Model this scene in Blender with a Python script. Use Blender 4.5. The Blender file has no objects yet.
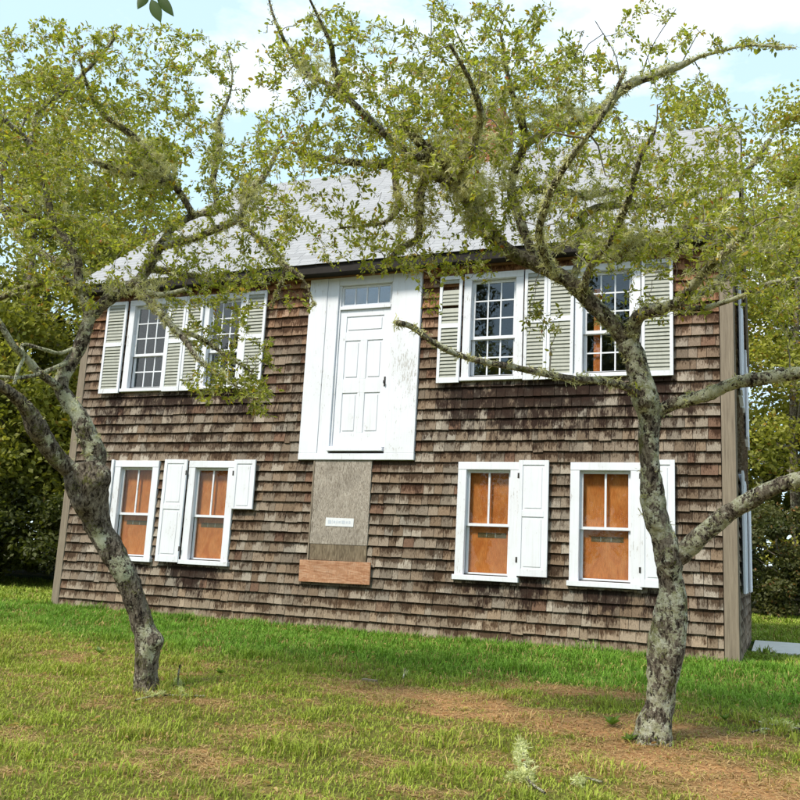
import bpy, bmesh, math, random
import numpy as np
from mathutils import Matrix, Vector, noise as mnoise

random.seed(7)
rng = np.random.default_rng(11)
scene = bpy.context.scene
COL = scene.collection
R = math.radians

# ------------------------------------------------------------------ camera
CAM = np.array([0.0, -11.27, 0.86])
YAW, PITCH, ROLL, FPX = R(-22.508), R(10.687), R(3.004), 890.0
FW = np.array([math.sin(YAW)*math.cos(PITCH), math.cos(YAW)*math.cos(PITCH), math.sin(PITCH)])
_r = np.cross(FW, [0, 0, 1]); _r /= np.linalg.norm(_r)
_u = np.cross(_r, FW)
RT = _r*math.cos(ROLL) + _u*math.sin(ROLL)
UP = -_r*math.sin(ROLL) + _u*math.cos(ROLL)
cd = bpy.data.cameras.new('camera')
cd.sensor_width = 36.0
cd.lens = 36.0*FPX/800.0
cd.clip_end = 2000.0
cam = bpy.data.objects.new('camera', cd)
COL.objects.link(cam)
M = Matrix.Identity(4)
for i in range(3):
    M[i][0], M[i][1], M[i][2], M[i][3] = RT[i], UP[i], -FW[i], CAM[i]
cam.matrix_world = M
scene.camera = cam

# ------------------------------------------------------------------ sky, sun, exposure
SUN_EL, SUN_AZ = R(52), R(205)      # azimuth clockwise from +Y: behind the camera, a little to its left
w = bpy.data.worlds.new('World')
scene.world = w
w.use_nodes = True
nt = w.node_tree
nt.nodes.clear()
wo = nt.nodes.new('ShaderNodeOutputWorld')
bg = nt.nodes.new('ShaderNodeBackground')
sky = nt.nodes.new('ShaderNodeTexSky')
sky.sky_type = 'NISHITA'
sky.sun_disc = False
sky.sun_elevation = SUN_EL
sky.sun_rotation = SUN_AZ
sky.air_density = 1.0
sky.dust_density = 0.6
sky.ozone_density = 1.0
tc = nt.nodes.new('ShaderNodeTexCoord')
mp = nt.nodes.new('ShaderNodeMapping')
mp.inputs['Scale'].default_value = (1.0, 1.0, 2.2)
nz = nt.nodes.new('ShaderNodeTexNoise')
nz.inputs['Scale'].default_value = 2.3
nz.inputs['Detail'].default_value = 8
nz.inputs['Roughness'].default_value = 0.58
cr = nt.nodes.new('ShaderNodeValToRGB')
cr.color_ramp.elements[0].position = 0.50
cr.color_ramp.elements[1].position = 0.64
veil = nt.nodes.new('ShaderNodeMixRGB')      # thin high haze over the whole sky
veil.inputs[0].default_value = 0.68
veil.inputs[2].default_value = (4.2, 5.6, 6.5, 1)
nt.links.new(sky.outputs[0], veil.inputs[1])
mix = nt.nodes.new('ShaderNodeMixRGB')
mix.inputs[2].default_value = (6.6, 6.8, 7.0, 1)
nt.links.new(tc.outputs['Generated'], mp.inputs[0])
nt.links.new(mp.outputs[0], nz.inputs['Vector'])
nt.links.new(nz.outputs['Fac'], cr.inputs[0])
nt.links.new(cr.outputs[0], mix.inputs[0])
nt.links.new(veil.outputs[0], mix.inputs[1])
nt.links.new(mix.outputs[0], bg.inputs[0])
bg.inputs[1].default_value = 0.14
nt.links.new(bg.outputs[0], wo.inputs[0])

sl = bpy.data.lights.new('sun', 'SUN')
sl.energy = 3.3
sl.angle = R(10)
sl.color = (1.0, 0.93, 0.82)
so = bpy.data.objects.new('sun', sl)
COL.objects.link(so)
sd = Vector((math.sin(SUN_AZ)*math.cos(SUN_EL), math.cos(SUN_AZ)*math.cos(SUN_EL), math.sin(SUN_EL)))
so.rotation_euler = sd.to_track_quat('Z', 'Y').to_euler()
so.location = (0, -20, 30)

scene.view_settings.view_transform = 'Standard'
scene.view_settings.look = 'None'
scene.view_settings.gamma = 1
scene.view_settings.exposure = 0.66
scene.render.engine = 'CYCLES'
scene.cycles.max_bounces = 8
scene.cycles.transparent_max_bounces = 12

# ------------------------------------------------------------------ helpers
def ray(px, py):
    return FW + RT*((px-400)/FPX) - UP*((py-400)/FPX)
def at_depth(px, py, d):
    return CAM + ray(px, py)*d
def proj(P):
    P = np.atleast_2d(P) - CAM
    dz = np.maximum(P@FW, 1e-3)
    return 400+FPX*(P@RT)/dz, 400-FPX*(P@UP)/dz, P@FW
def gz0(x, y):
    x = np.asarray(x, float); y = np.asarray(y, float)
    z = np.where(y < -0.6, 0.052*(np.maximum(y, -12.5)+0.6), 0.0)
    z = z + np.where(y > 0, -0.02*np.minimum(y, 7)+0.035*np.clip(y-7, 0, 10), 0)
    return z - 0.02
def gz(x, y):
    x = np.asarray(x, float); y = np.asarray(y, float)
    b = 0.018*np.sin(x*1.7+y*0.9)+0.014*np.sin(x*0.8-y*2.1+1.3)+0.008*np.sin(x*4.1+2)*np.sin(y*3.7)
    return gz0(x, y) + b*np.clip(-y/1.0, 0.15, 1)
def ground_hit(px, py):
    d = ray(px, py)
    t = 5.0
    for _ in range(60):
        P = CAM+d*t
        t += (P[2]-gz(P[0], P[1]))/(-d[2]+0.05)*0.8
    return CAM+d*t

def link(o, parent=None):
    COL.objects.link(o)
    if parent is not None:
        o.parent = parent
    return o
def tag(o, label=None, cat=None, group=None, kind=None):
    if label: o['label'] = label
    if cat: o['category'] = cat
    if group: o['group'] = group
    if kind: o['kind'] = kind
    return o
def empty(name, loc=(0, 0, 0), parent=None):
    o = bpy.data.objects.new(name, None)
    o.location = loc
    o.empty_display_size = 0.2
    return link(o, parent)
def mesh_obj(name, V, F, mat, parent=None, smooth=False, attrs=None):
    """V (n,3); F (m,k) int array or list of lists; attrs: name -> (type, array) on points"""
    me = bpy.data.meshes.new(name)
    V = np.asarray(V, np.float32)
    if isinstance(F, np.ndarray):
        m, k = F.shape
        me.vertices.add(len(V)); me.vertices.foreach_set('co', V.ravel())
        me.loops.add(m*k); me.loops.foreach_set('vertex_index', F.ravel().astype(np.int32))
        me.polygons.add(m)
        me.polygons.foreach_set('loop_start', np.arange(0, m*k, k, dtype=np.int32))
        me.polygons.foreach_set('loop_total', np.full(m, k, np.int32))
        me.update(calc_edges=True)
    else:
        me.from_pydata([tuple(map(float, v)) for v in V], [], F)
    if attrs:
        for n, (t, a) in attrs.items():
            at = me.attributes.new(n, t, 'POINT')
            a = np.asarray(a, np.float32)
            at.data.foreach_set('color' if t == 'FLOAT_COLOR' else 'value', a.ravel())
    me.polygons.foreach_set('use_smooth', np.full(len(me.polygons), bool(smooth)))
    if mat: me.materials.append(mat)
    o = bpy.data.objects.new(name, me)
    return link(o, parent)

BOXF = [[0, 3, 2, 1], [4, 5, 6, 7], [0, 1, 5, 4], [1, 2, 6, 5], [2, 3, 7, 6], [3, 0, 4, 7]]
class MB:
    """collects boxes into one mesh"""
    def __init__(s): s.V = []; s.F = []
    def box(s, x0, x1, y0, y1, z0, z1):
        n = len(s.V)
        s.V += [(x0, y0, z0), (x1, y0, z0), (x1, y1, z0), (x0, y1, z0), (x0, y0, z1), (x1, y0, z1), (x1, y1, z1), (x0, y1, z1)]
        s.F += [[a+n for a in f] for f in BOXF]
        return s
    def hexa(s, pts):
        n = len(s.V); s.V += [tuple(p) for p in pts]
        s.F += [[a+n for a in f] for f in BOXF]
        return s
    def rot(s, i0, ang, c, axis='Y'):
        m = Matrix.Translation(c) @ Matrix.Rotation(ang, 4, axis) @ Matrix.Translation(-Vector(c))
        for i in range(i0, len(s.V)): s.V[i] = tuple(m @ Vector(s.V[i]))
    def build(s, name, mat, parent=None, bevel=0.0):
        o = mesh_obj(name, s.V, s.F, mat, parent)
        if bevel > 0:
            bm = bmesh.new(); bm.from_mesh(o.data)
            bmesh.ops.bevel(bm, geom=bm.edges[:], offset=bevel, segments=1, affect='EDGES', clamp_overlap=True)
            bm.to_mesh(o.data); bm.free()
        return o

# ------------------------------------------------------------------ materials
class MT:
    def __init__(s, name, rough=0.8, spec=0.3):
        s.m = bpy.data.materials.new(name); s.m.use_nodes = True
        s.t = s.m.node_tree; s.N = s.t.nodes; s.L = s.t.links
        s.b = s.N['Principled BSDF']
        s.b.inputs['Roughness'].default_value = rough
        s.b.inputs['Specular IOR Level'].default_value = spec
    def val(s, x):
        return x
    def put(s, inp, v):
        if isinstance(v, bpy.types.NodeSocket): s.L.new(v, inp)
        elif isinstance(v, (tuple, list)): inp.default_value = tuple(v) if len(v) != 3 or inp.type == 'VECTOR' else (*v, 1)
        else: inp.default_value = v
    def pos(s, scale=(1, 1, 1), obj=False):
        if obj:
            n = s.N.new('ShaderNodeTexCoord'); o = n.outputs['Object']
        else:
            n = s.N.new('ShaderNodeNewGeometry'); o = n.outputs['Position']
        m = s.N.new('ShaderNodeMapping'); m.inputs['Scale'].default_value = scale
        s.L.new(o, m.inputs[0]); return m.outputs[0]
    def noise(s, vec, scale=1, detail=4, rough=0.55, dist=0.0):
        n = s.N.new('ShaderNodeTexNoise')
        s.L.new(vec, n.inputs['Vector'])
        n.inputs['Scale'].default_value = scale; n.inputs['Detail'].default_value = detail
        n.inputs['Roughness'].default_value = rough; n.inputs['Distortion'].default_value = dist
        return n.outputs['Fac']
    def voro(s, vec, scale=1, feat='F1', out='Distance'):
        n = s.N.new('ShaderNodeTexVoronoi'); n.feature = feat
        s.L.new(vec, n.inputs['Vector']); n.inputs['Scale'].default_value = scale
        return n.outputs[out]
    def ramp(s, f, stops):
        n = s.N.new('ShaderNodeValToRGB'); e = n.color_ramp.elements
        while len(e) < len(stops): e.new(0.5)
        for i, (p, c) in enumerate(stops):
            e[i].position = p
            e[i].color = (c, c, c, 1) if not isinstance(c, (tuple, list)) else (*c, 1)
        s.L.new(f, n.inputs[0]); return n.outputs[0]
    def mix(s, f, a, b, mode='MIX'):
        n = s.N.new('ShaderNodeMixRGB'); n.blend_type = mode
        s.put(n.inputs[0], f); s.put(n.inputs[1], a); s.put(n.inputs[2], b); return n.outputs[0]
    def math(s, op, a, b=0.0, clamp=False):
        n = s.N.new('ShaderNodeMath'); n.operation = op; n.use_clamp = clamp
        s.put(n.inputs[0], a); s.put(n.inputs[1], b); return n.outputs[0]
    def attr(s, name, out='Color'):
        n = s.N.new('ShaderNodeAttribute'); n.attribute_name = name; return n.outputs[out]
    def bump(s, h, strength=0.5, dist=0.01):
        n = s.N.new('ShaderNodeBump'); n.inputs['Strength'].default_value = strength
        n.inputs['Distance'].default_value = dist; s.L.new(h, n.inputs['Height'])
        s.L.new(n.outputs[0], s.b.inputs['Normal'])
    def color(s, v):
        s.put(s.b.inputs['Base Color'], v); return s
    def leafy(s, col, trans=0.35, gain=1.3):
        """two-sided leaf: principled plus translucent"""
        t = s.N.new('ShaderNodeBsdfTranslucent'); mx = s.N.new('ShaderNodeMixShader')
        s.put(s.b.inputs['Base Color'], col)
        g = s.mix(1.0, col, (gain, gain*1.05, gain*0.6), 'MULTIPLY')
        s.L.new(g, t.inputs[0]); mx.inputs[0].default_value = trans
        s.L.new(s.b.outputs[0], mx.inputs[1]); s.L.new(t.outputs[0], mx.inputs[2])
        s.L.new(mx.outputs[0], s.N['Material Output'].inputs[0])

def m_shingle():
    s = MT('cedar_shingle', 0.88, 0.15)
    col = s.attr('Col'); vv = s.attr('vv', 'Fac'); st = s.attr('stain', 'Fac')
    g = s.noise(s.pos((95, 95, 7)), 1, 5, 0.65)
    g2 = s.noise(s.pos((17, 17, 6)), 1, 3)
    g3 = s.noise(s.pos((3.1, 3.1, 4.5)), 1, 3)
    fine = s.noise(s.pos((190, 190, 20)), 1, 3)
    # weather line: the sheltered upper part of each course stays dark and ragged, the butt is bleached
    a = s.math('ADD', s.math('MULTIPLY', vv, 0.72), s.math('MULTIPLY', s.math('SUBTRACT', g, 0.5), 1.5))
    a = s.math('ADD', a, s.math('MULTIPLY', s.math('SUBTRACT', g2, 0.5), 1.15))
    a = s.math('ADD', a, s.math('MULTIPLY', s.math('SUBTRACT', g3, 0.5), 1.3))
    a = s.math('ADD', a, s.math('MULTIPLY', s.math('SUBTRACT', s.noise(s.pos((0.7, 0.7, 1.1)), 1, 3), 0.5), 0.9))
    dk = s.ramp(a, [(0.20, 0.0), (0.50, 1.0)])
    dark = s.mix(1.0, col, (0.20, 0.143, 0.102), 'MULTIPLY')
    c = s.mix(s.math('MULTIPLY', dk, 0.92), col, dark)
    b = s.math('ADD', st, s.math('MULTIPLY', s.math('SUBTRACT', g2, 0.5), 1.7))
    b = s.math('ADD', b, s.math('MULTIPLY', s.math('SUBTRACT', g, 0.5), 1.3))
    b = s.math('ADD', b, s.math('MULTIPLY', s.math('SUBTRACT', g3, 0.5), 0.9))
    sm = s.math('MULTIPLY', s.ramp(b, [(0.30, 0.0), (0.72, 1.0)]), s.ramp(st, [(0.02, 0.0), (0.12, 0.92)]))
    c = s.mix(sm, c, s.mix(g3, (0.008, 0.006, 0.005), (0.030, 0.014, 0.009)))
    c = s.mix(1.0, c, s.ramp(fine, [(0.3, 0.66), (0.7, 1.28)]), 'MULTIPLY')
    s.color(c)
    s.bump(s.math('ADD', g, fine), 0.45, 0.004)
    return s.m
def m_white():
    s = MT('white_paint', 0.55, 0.35)
    n = s.noise(s.pos((25, 25, 4)), 1, 6, 0.7)
    n2 = s.noise(s.pos((2.3, 2.3, 2.0)), 1, 4, 0.6)
    streak = s.noise(s.pos((30, 30, 1.6)), 1, 4, 0.6)
    c = s.mix(s.ramp(n2, [(0.35, 0.0), (0.7, 1.0)]), (0.72, 0.745, 0.80), (0.66, 0.68, 0.71))
    c = s.mix(s.math('MULTIPLY', s.ramp(streak, [(0.5, 0.0), (0.75, 1.0)]), 0.35), c, (0.52, 0.52, 0.51))
    k = s.noise(s.pos((45, 45, 9)), 1, 5, 0.75)
    d = s.N.new('ShaderNodeVectorMath'); d.operation = 'DISTANCE'
    s.L.new(s.pos((1, 1, 0.55)), d.inputs[0]); d.inputs[1].default_value = (-4.6, -0.07, 1.75)
    loc = s.math('MULTIPLY', s.math('SUBTRACT', 0.42, d.outputs['Value'], True), 0.36)
    kk = s.math('ADD', s.math('MULTIPLY', k, s.math('ADD', n2, 0.55)), loc)
    peel = s.ramp(kk, [(0.685, 0.0), (0.73, 0.85)])
    c = s.mix(peel, c, (0.40, 0.385, 0.365))
    s.color(c); s.bump(s.math('ADD', n, s.math('MULTIPLY', peel, -0.6)), 0.25, 0.004)
    return s.m
def m_simple(name, c1, c2, scale=(20, 20, 4), rough=0.8, bump=0.25, spec=0.3, lo=0.3, hi=0.7):
    s = MT(name, rough, spec)
    n = s.noise(s.pos(scale), 1, 5, 0.65)
    s.color(s.mix(s.ramp(n, [(lo, 0.0), (hi, 1.0)]), c1, c2))
    if bump: s.bump(n, bump, 0.006)
    return s.m
def m_plywood(name, c1, c2, c3, sc, dist):
    s = MT(name, 0.8, 0.25)
    v = s.pos(sc)
    n = s.noise(v, 1, 4, 0.6, dist)
    n2 = s.noise(s.pos((4, 4, 3)), 1, 3)
    fine = s.noise(s.pos((120, 120, 14)), 1, 3)
    c = s.ramp(n, [(0.35, c1), (0.5, c2), (0.65, c3)])
    c = s.mix(s.ramp(n2, [(0.45, 0.0), (0.8, 0.45)]), c, tuple(x*0.6 for x in c1))
    c = s.mix(1.0, c, s.ramp(fine, [(0.3, 0.75), (0.7, 1.15)]), 'MULTIPLY')
    s.color(c); s.bump(n, 0.3, 0.005)
    return s.m
def m_glass(name, refl):
    s = MT(name, 0.02, 0.5)
    g = s.N.new('ShaderNodeBsdfGlossy'); g.inputs['Roughness'].default_value = 0.015
    g.inputs[0].default_value = (0.95, 0.97, 1, 1)
    t = s.N.new('ShaderNodeBsdfTransparent'); t.inputs[0].default_value = (0.86, 0.9, 0.88, 1)
    lw = s.N.new('ShaderNodeLayerWeight'); lw.inputs[0].default_value = 0.5
    b = s.N.new('ShaderNodeBump'); b.inputs['Strength'].default_value = 0.06; b.inputs['Distance'].default_value = 0.02
    s.L.new(s.noise(s.pos((5, 5, 5)), 1, 2), b.inputs['Height'])
    s.L.new(b.outputs[0], g.inputs['Normal'])
    mx = s.N.new('ShaderNodeMixShader')
    s.L.new(s.math('ADD', s.math('MULTIPLY', s.math('POWER', lw.outputs['Facing'], 4.0), 0.8), refl), mx.inputs[0]); s.L.new(t.outputs[0], mx.inputs[1]); s.L.new(g.outputs[0], mx.inputs[2])
    s.L.new(mx.outputs[0], s.N['Material Output'].inputs[0])
    return s.m
def m_bark():
    s = MT('apple_bark', 0.92, 0.15)
    p = s.pos((1, 1, 1))
    warp = s.noise(p, 14, 3, 0.6)
    pl = s.noise(s.pos((46, 46, 24)), 1, 6, 0.72, 0.6)
    n2 = s.noise(s.pos((17, 17, 8)), 1, 4, 0.6, 0.8)
    base = s.ramp(s.math('ADD', s.math('MULTIPLY', pl, 0.7), s.math('MULTIPLY', n2, 0.3)), [(0.39, (0.010, 0.007, 0.006)), (0.45, (0.06, 0.046, 0.035)), (0.51, (0.20, 0.165, 0.125)), (0.62, (0.38, 0.335, 0.26))])
    patch = s.noise(p, 9.5, 5, 0.7)
    speck = s.noise(p, 62, 5, 0.75)
    la = s.attr('lichen', 'Fac')
    f = s.math('ADD', s.math('ADD', s.math('ADD', s.math('MULTIPLY', s.math('SUBTRACT', patch, 0.5), 1.7), 0.40), s.math('MULTIPLY', s.math('SUBTRACT', speck, 0.5), 0.9)), s.math('MULTIPLY', s.math('SUBTRACT', la, 0.5), 0.42))
    f = s.math('ADD', f, s.math('MULTIPLY', s.math('SUBTRACT', pl, 0.5), 0.6))
    lf = s.ramp(f, [(0.47, 0.0), (0.56, 1.0)])
    lcol = s.ramp(s.noise(p, 23, 4, 0.7), [(0.35, (0.40, 0.40, 0.22)), (0.5, (0.60, 0.60, 0.42)), (0.65, (0.76, 0.76, 0.63))])
    lcol = s.mix(s.ramp(la, [(0.75, 0.0), (1.0, 0.8)]), lcol, s.mix(s.noise(p, 38, 3, 0.6), (0.55, 0.58, 0.34), (0.88, 0.90, 0.70)))
    c = s.mix(s.math('MULTIPLY', lf, 0.92), base, lcol)
    mo = s.noise(p, 6.1, 3, 0.6)
    mossf = s.ramp(s.math('ADD', mo, s.math('MULTIPLY', s.math('SUBTRACT', speck, 0.5), 0.9)), [(0.58, 0.0), (0.68, 1.0)])
    c = s.mix(s.math('MULTIPLY', mossf, 0.7), c, (0.16, 0.17, 0.035))
    s.color(c)
    h = s.math('ADD', s.math('MULTIPLY', pl, 1.6), s.math('ADD', s.math('MULTIPLY', n2, 0.8), s.math('MULTIPLY', speck, 0.6)))
    s.bump(h, 1.0, 0.02)
    return s.m
def m_leaf(name, trans, gain, rough=0.55):
    s = MT(name, rough, 0.35)
    s.leafy(s.attr('Col'), trans, gain)
    return s.m
def m_ground():
    s = MT('lawn_soil', 0.95, 0.1)
    c = s.attr('Col')
    n = s.noise(s.pos((35, 35, 35)), 1, 5, 0.7)
    n2 = s.noise(s.pos((5, 5, 5)), 1, 4)
    c = s.mix(1.0, c, s.ramp(n, [(0.3, 0.5), (0.7, 1.4)]), 'MULTIPLY')
    c = s.mix(1.0, c, s.ramp(n2, [(0.3, 0.75), (0.7, 1.2)]), 'MULTIPLY')
    s.color(c); s.bump(n, 0.8, 0.03)
    return s.m
def m_vcol(name, rough=0.8, nscale=60):
    s = MT(name, rough, 0.2)
    n = s.noise(s.pos((nscale,)*3), 1, 4)
    s.color(s.mix(1.0, s.attr('Col'), s.ramp(n, [(0.3, 0.75), (0.7, 1.2)]), 'MULTIPLY'))
    s.bump(n, 0.3, 0.005)
    return s.m

MAT = dict(
    shingle=m_shingle(), white=m_white(), glass=m_glass('old_window_glass', 0.05), skyglass=m_glass('transom_glass', 0.13), clearglass=m_glass('clear_window_glass', 0.018), bark=m_bark(),
    sheath=m_simple('dark_sheathing', (0.03, 0.025, 0.02), (0.06, 0.05, 0.04)),
    inner=m_simple('dim_plaster', (0.10, 0.095, 0.085), (0.14, 0.13, 0.12), (2, 2, 2)),
    cornerboard=m_simple('weathered_board', (0.15, 0.12, 0.088), (0.27, 0.225, 0.165), (60, 60, 3), 0.85, 0.4),
    louver=m_simple('putty_louvre_paint', (0.29, 0.30, 0.255), (0.355, 0.365, 0.315), (20, 20, 5), 0.6, 0.1),
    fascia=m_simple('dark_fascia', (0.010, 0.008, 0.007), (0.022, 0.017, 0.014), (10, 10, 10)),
    frieze=m_simple('brown_frieze', (0.17, 0.095, 0.06), (0.30, 0.17, 0.11), (8, 60, 60)),
    orange=m_plywood('orange_plywood', (0.60, 0.155, 0.032), (0.69, 0.205, 0.05), (0.74, 0.25, 0.075), (7, 7, 3.2), 1.2),
    greyply=m_plywood('weathered_plywood', (0.16, 0.13, 0.10), (0.33, 0.29, 0.24), (0.43, 0.39, 0.335), (30, 30, 8), 3.5),
    greyply2=m_plywood('darker_plywood', (0.10, 0.075, 0.045), (0.17, 0.13, 0.085), (0.26, 0.21, 0.14), (34, 34, 5), 1.5),
    pinkply=m_plywood('pinkish_plywood', (0.31, 0.145, 0.075), (0.41, 0.215, 0.12), (0.49, 0.30, 0.19), (5, 20, 26), 1.5),
    roof=m_vcol('asphalt_roofing', 0.9, 130),
    brick=m_vcol('chimney_brick', 0.9, 90),
    metal=m_simple('dark_iron', (0.02, 0.018, 0.016), (0.05, 0.045, 0.04), (40, 40, 40), 0.5),
    stamp=m_simple('faded_stamp', (0.10, 0.065, 0.03), (0.19, 0.115, 0.05), (60, 60, 30), 0.8, 0),
    paper=m_simple('faded_paper', (0.72, 0.74, 0.76), (0.62, 0.63, 0.65), (30, 30, 30), 0.7, 0),
    ink=m_simple('faded_ink', (0.40, 0.45, 0.53), (0.58, 0.61, 0.64), (70, 70, 70), 0.8, 0),
    concrete=m_simple('pale_concrete', (0.66, 0.63, 0.57), (0.80, 0.77, 0.71), (5, 5, 5), 0.95, 0.3),
    leaf=m_leaf('apple_leaf', 0.42, 1.4), bgleaf=m_leaf('woodland_leaf', 0.38, 1.35),
    grass=m_leaf('grass_blade', 0.25, 1.2, 0.7), lichen=m_leaf('beard_lichen', 0.4, 1.15, 0.95),
    twig=m_simple('twig_bark', (0.10, 0.08, 0.06), (0.30, 0.27, 0.22), (50, 50, 50), 0.9, 0.2),
    ground=m_ground(),
)

# ------------------------------------------------------------------ ground
def ellip(x, y, cx, cy, rx, ry):
    return np.clip(1.4-np.sqrt(((x-cx)/rx)**2+((y-cy)/ry)**2), 0, 1)
def vnoise(x, y, s, seed=0.0):
    """cheap smooth pseudo-noise in -1..1"""
    x = x*s+seed; y = y*s-seed*1.7
    return (np.sin(x*1.3+1.9*np.sin(y*0.9+seed))+np.sin(y*1.7+1.3*np.sin(x*1.1-seed))+np.sin((x+y)*0.8+2*np.sin((x-y)*0.6)))/3.0
BARE = []
for (px, py, rx, ry) in [(420, 695, 0.75, 0.38), (470, 712, 0.8, 0.35), (580, 725, 0.75, 0.42), (690, 765, 0.75, 0.45), (770, 790, 0.8, 0.5),
                         (640, 752, 0.6, 0.32), (355, 682, 0.45, 0.16), (560, 690, 0.8, 0.3), (265, 738, 0.3, 0.12), (205, 760, 0.45, 0.16),
                         (100, 770, 0.4, 0.13), (300, 700, 0.5, 0.18), (380, 760, 0.35, 0.12), (60, 655, 0.5, 0.25), (690, 735, 0.55, 0.25)]:
    P = ground_hit(px, py)
    BARE.append((P[0], P[1], rx, ry))
def bareness(x, y):
    b = np.zeros_like(x)
    for i, (cx, cy, rx, ry) in enumerate(BARE):
        k = 0.88 if i in (0, 1, 2, 3, 4, 5, 7, 14) else 0.38
        b = np.maximum(b, k*ellip(x, y, cx, cy, rx, ry))
    b = b*1.05 + 0.34*vnoise(x, y, 3.1, 0.7)+0.40*vnoise(x, y, 9.0, 2.2)+0.30*vnoise(x, y, 23.0, 4.2)
    return np.clip(b, 0, 1)
def lush(x, y):
    edge = -3.45 - 0.03*(x+5.3) + 0.55*vnoise(x, y, 1.1, 3.0)
    return np.clip((y-edge)/1.3, 0, 1)

def lawn_color(x, y):
    b = bareness(x, y)[:, None]; l = lush(x, y)[:, None]
    c = np.array([0.12, 0.115, 0.028])*(1-l)+np.array([0.035, 0.075, 0.010])*l
    return c*(1-b)+np.array([0.40, 0.215, 0.095])*b
gx = np.concatenate([[-400, -200, -100, -60, -40, -28, -22], np.arange(-18, 7.01, 0.12), [10, 14, 20, 30, 50, 90, 180, 400]])
gy = np.concatenate([[-300, -120, -60, -35, -22, -16], np.arange(-12.5, 1.01, 0.12), np.arange(1.5, 20, 0.6), [24, 32, 45, 70, 120, 250, 500]])
GX, GY = np.meshgrid(gx, gy)
GV = np.stack([GX.ravel(), GY.ravel(), gz(GX.ravel(), GY.ravel())], 1)
nx, ny = len(gx), len(gy)
ii = (np.arange(ny-1)[:, None]*nx+np.arange(nx-1)[None]).ravel()
GF = np.stack([ii, ii+1, ii+1+nx, ii+nx], 1)
gc = lawn_color(GV[:, 0], GV[:, 1])
far = ((GV[:, 0] < -22) | (GV[:, 0] > 9) | (GV[:, 1] > 15.5))
gc[far] = (0.06, 0.055, 0.02)
ground = mesh_obj('ground', GV, GF, MAT['ground'], None, True, {'Col': ('FLOAT_COLOR', np.c_[gc, np.ones(len(gc))])})
tag(ground, kind='structure')

# pale concrete walk beside the house
pm = MB()
for k in range(5):
    x0 = -0.21+k*1.62
    y0, y1 = 2.9, 7.2
    zt = 0.035
    a = [(x0, y0), (x0+1.6, y0-0.03), (x0+1.6, y1), (x0, y1)]
    pts = [(x, y, float(gz(x, y))-0.1) for x, y in a]+[(x, y, float(gz(x, y))+zt) for x, y in a]
    pm.hexa(pts)
path = pm.build('path', MAT['concrete'])
tag(path, kind='structure')

# ------------------------------------------------------------------ house
XL, XR, DEPTH = -10.39, -0.295, 8.0
EXPO = 0.1441
WALL_TOP = 5.02
house = empty('shingled_house', ((XL+XR)/2, 0, 0))
tag(house, 'two storey brown cedar shingled house with white shutters and a raised white door', 'house')
HOFF = Vector(house.location)
house.matrix_world = Matrix.Translation(HOFF)
def part(o):
    """children keep world coordinates: undo the parent's offset"""
    o.matrix_parent_inverse = Matrix.Translation(-HOFF)
    return o
class HB(MB):
    def part(s, name, mat, bevel=0.0):
        return part(s.build(name, MAT[mat], house, bevel))
def sub(mb, name, mat, parent, bevel=0.0):
    return mb.build(name, MAT[mat], parent, bevel)   # parent part has identity basis: world coordinates hold

# --- openings and trim rectangles on the front (x0, x1, z0, z1)
UPW = [(-9.47, -8.62), (-8.03, -7.26), (-3.77, -2.93), (-2.24, -1.40)]     # upper casings
UZ = (3.39, 4.905)
LOW = [(-9.42, -8.585), (-8.03, -7.22), (-3.755, -2.925), (-2.26, -1.40)]
LZ = (0.775, 2.29)
trim = [(a, b, UZ[0], UZ[1]) for a, b in UPW]+[(a, b, LZ[0]-0.03, LZ[1]) for a, b in LOW]
trim += [(-6.18, -4.395, 2.31, 5.02), (-5.905, -5.02, 0.91, 2.31)]
opens = [(a+0.1, b-0.1, UZ[0]+0.08, UZ[1]-0.09) for a, b in UPW]+[(a+0.1, b-0.1, LZ[0]+0.06, LZ[1]-0.1) for a, b in LOW]
opens += [(-5.70, -4.84, 2.45, 4.90)]

def wall_with_holes(x0, x1, z0, z1, y0, y1, holes):
    mb = MB()
    xs = sorted({x0, x1, *[h[0] for h in holes], *[h[1] for h in holes]})
    for a, b in zip(xs[:-1], xs[1:]):
        hs = sorted([(h[2], h[3]) for h in holes if h[0] < (a+b)/2 < h[1]])
        z = z0
        for h0, h1 in hs:
            if h0 > z: mb.box(a, b, y0, y1, z, h0)
            z = max(z, h1)
        if z < z1: mb.box(a, b, y0, y1, z, z1)
    return mb
fw = wall_with_holes(XL+0.02, XR-0.02, -0.25, 5.2, 0.0, 0.12, opens)
front_wall = part(fw.build('front_wall', MAT['sheath'], house))
back_wall = part(MB().box(XL+0.02, XR-0.02, DEPTH-0.12, DEPTH, -0.5, 5.2).build('back_wall', MAT['inner'], house))
floors = part(MB().box(XL+0.15, XR-0.15, 0.13, DEPTH-0.13, 2.36, 2.42).box(XL+0.15, XR-0.15, 0.13, DEPTH-0.13, 4.98, 5.04).build('floor', MAT['inner'], house))
# inner partition behind the upper rooms
part(MB().box(XL+0.15, XR-0.15, 3.0, 3.08, 2.43, 4.97).build('partition', MAT['inner'], house))

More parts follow.
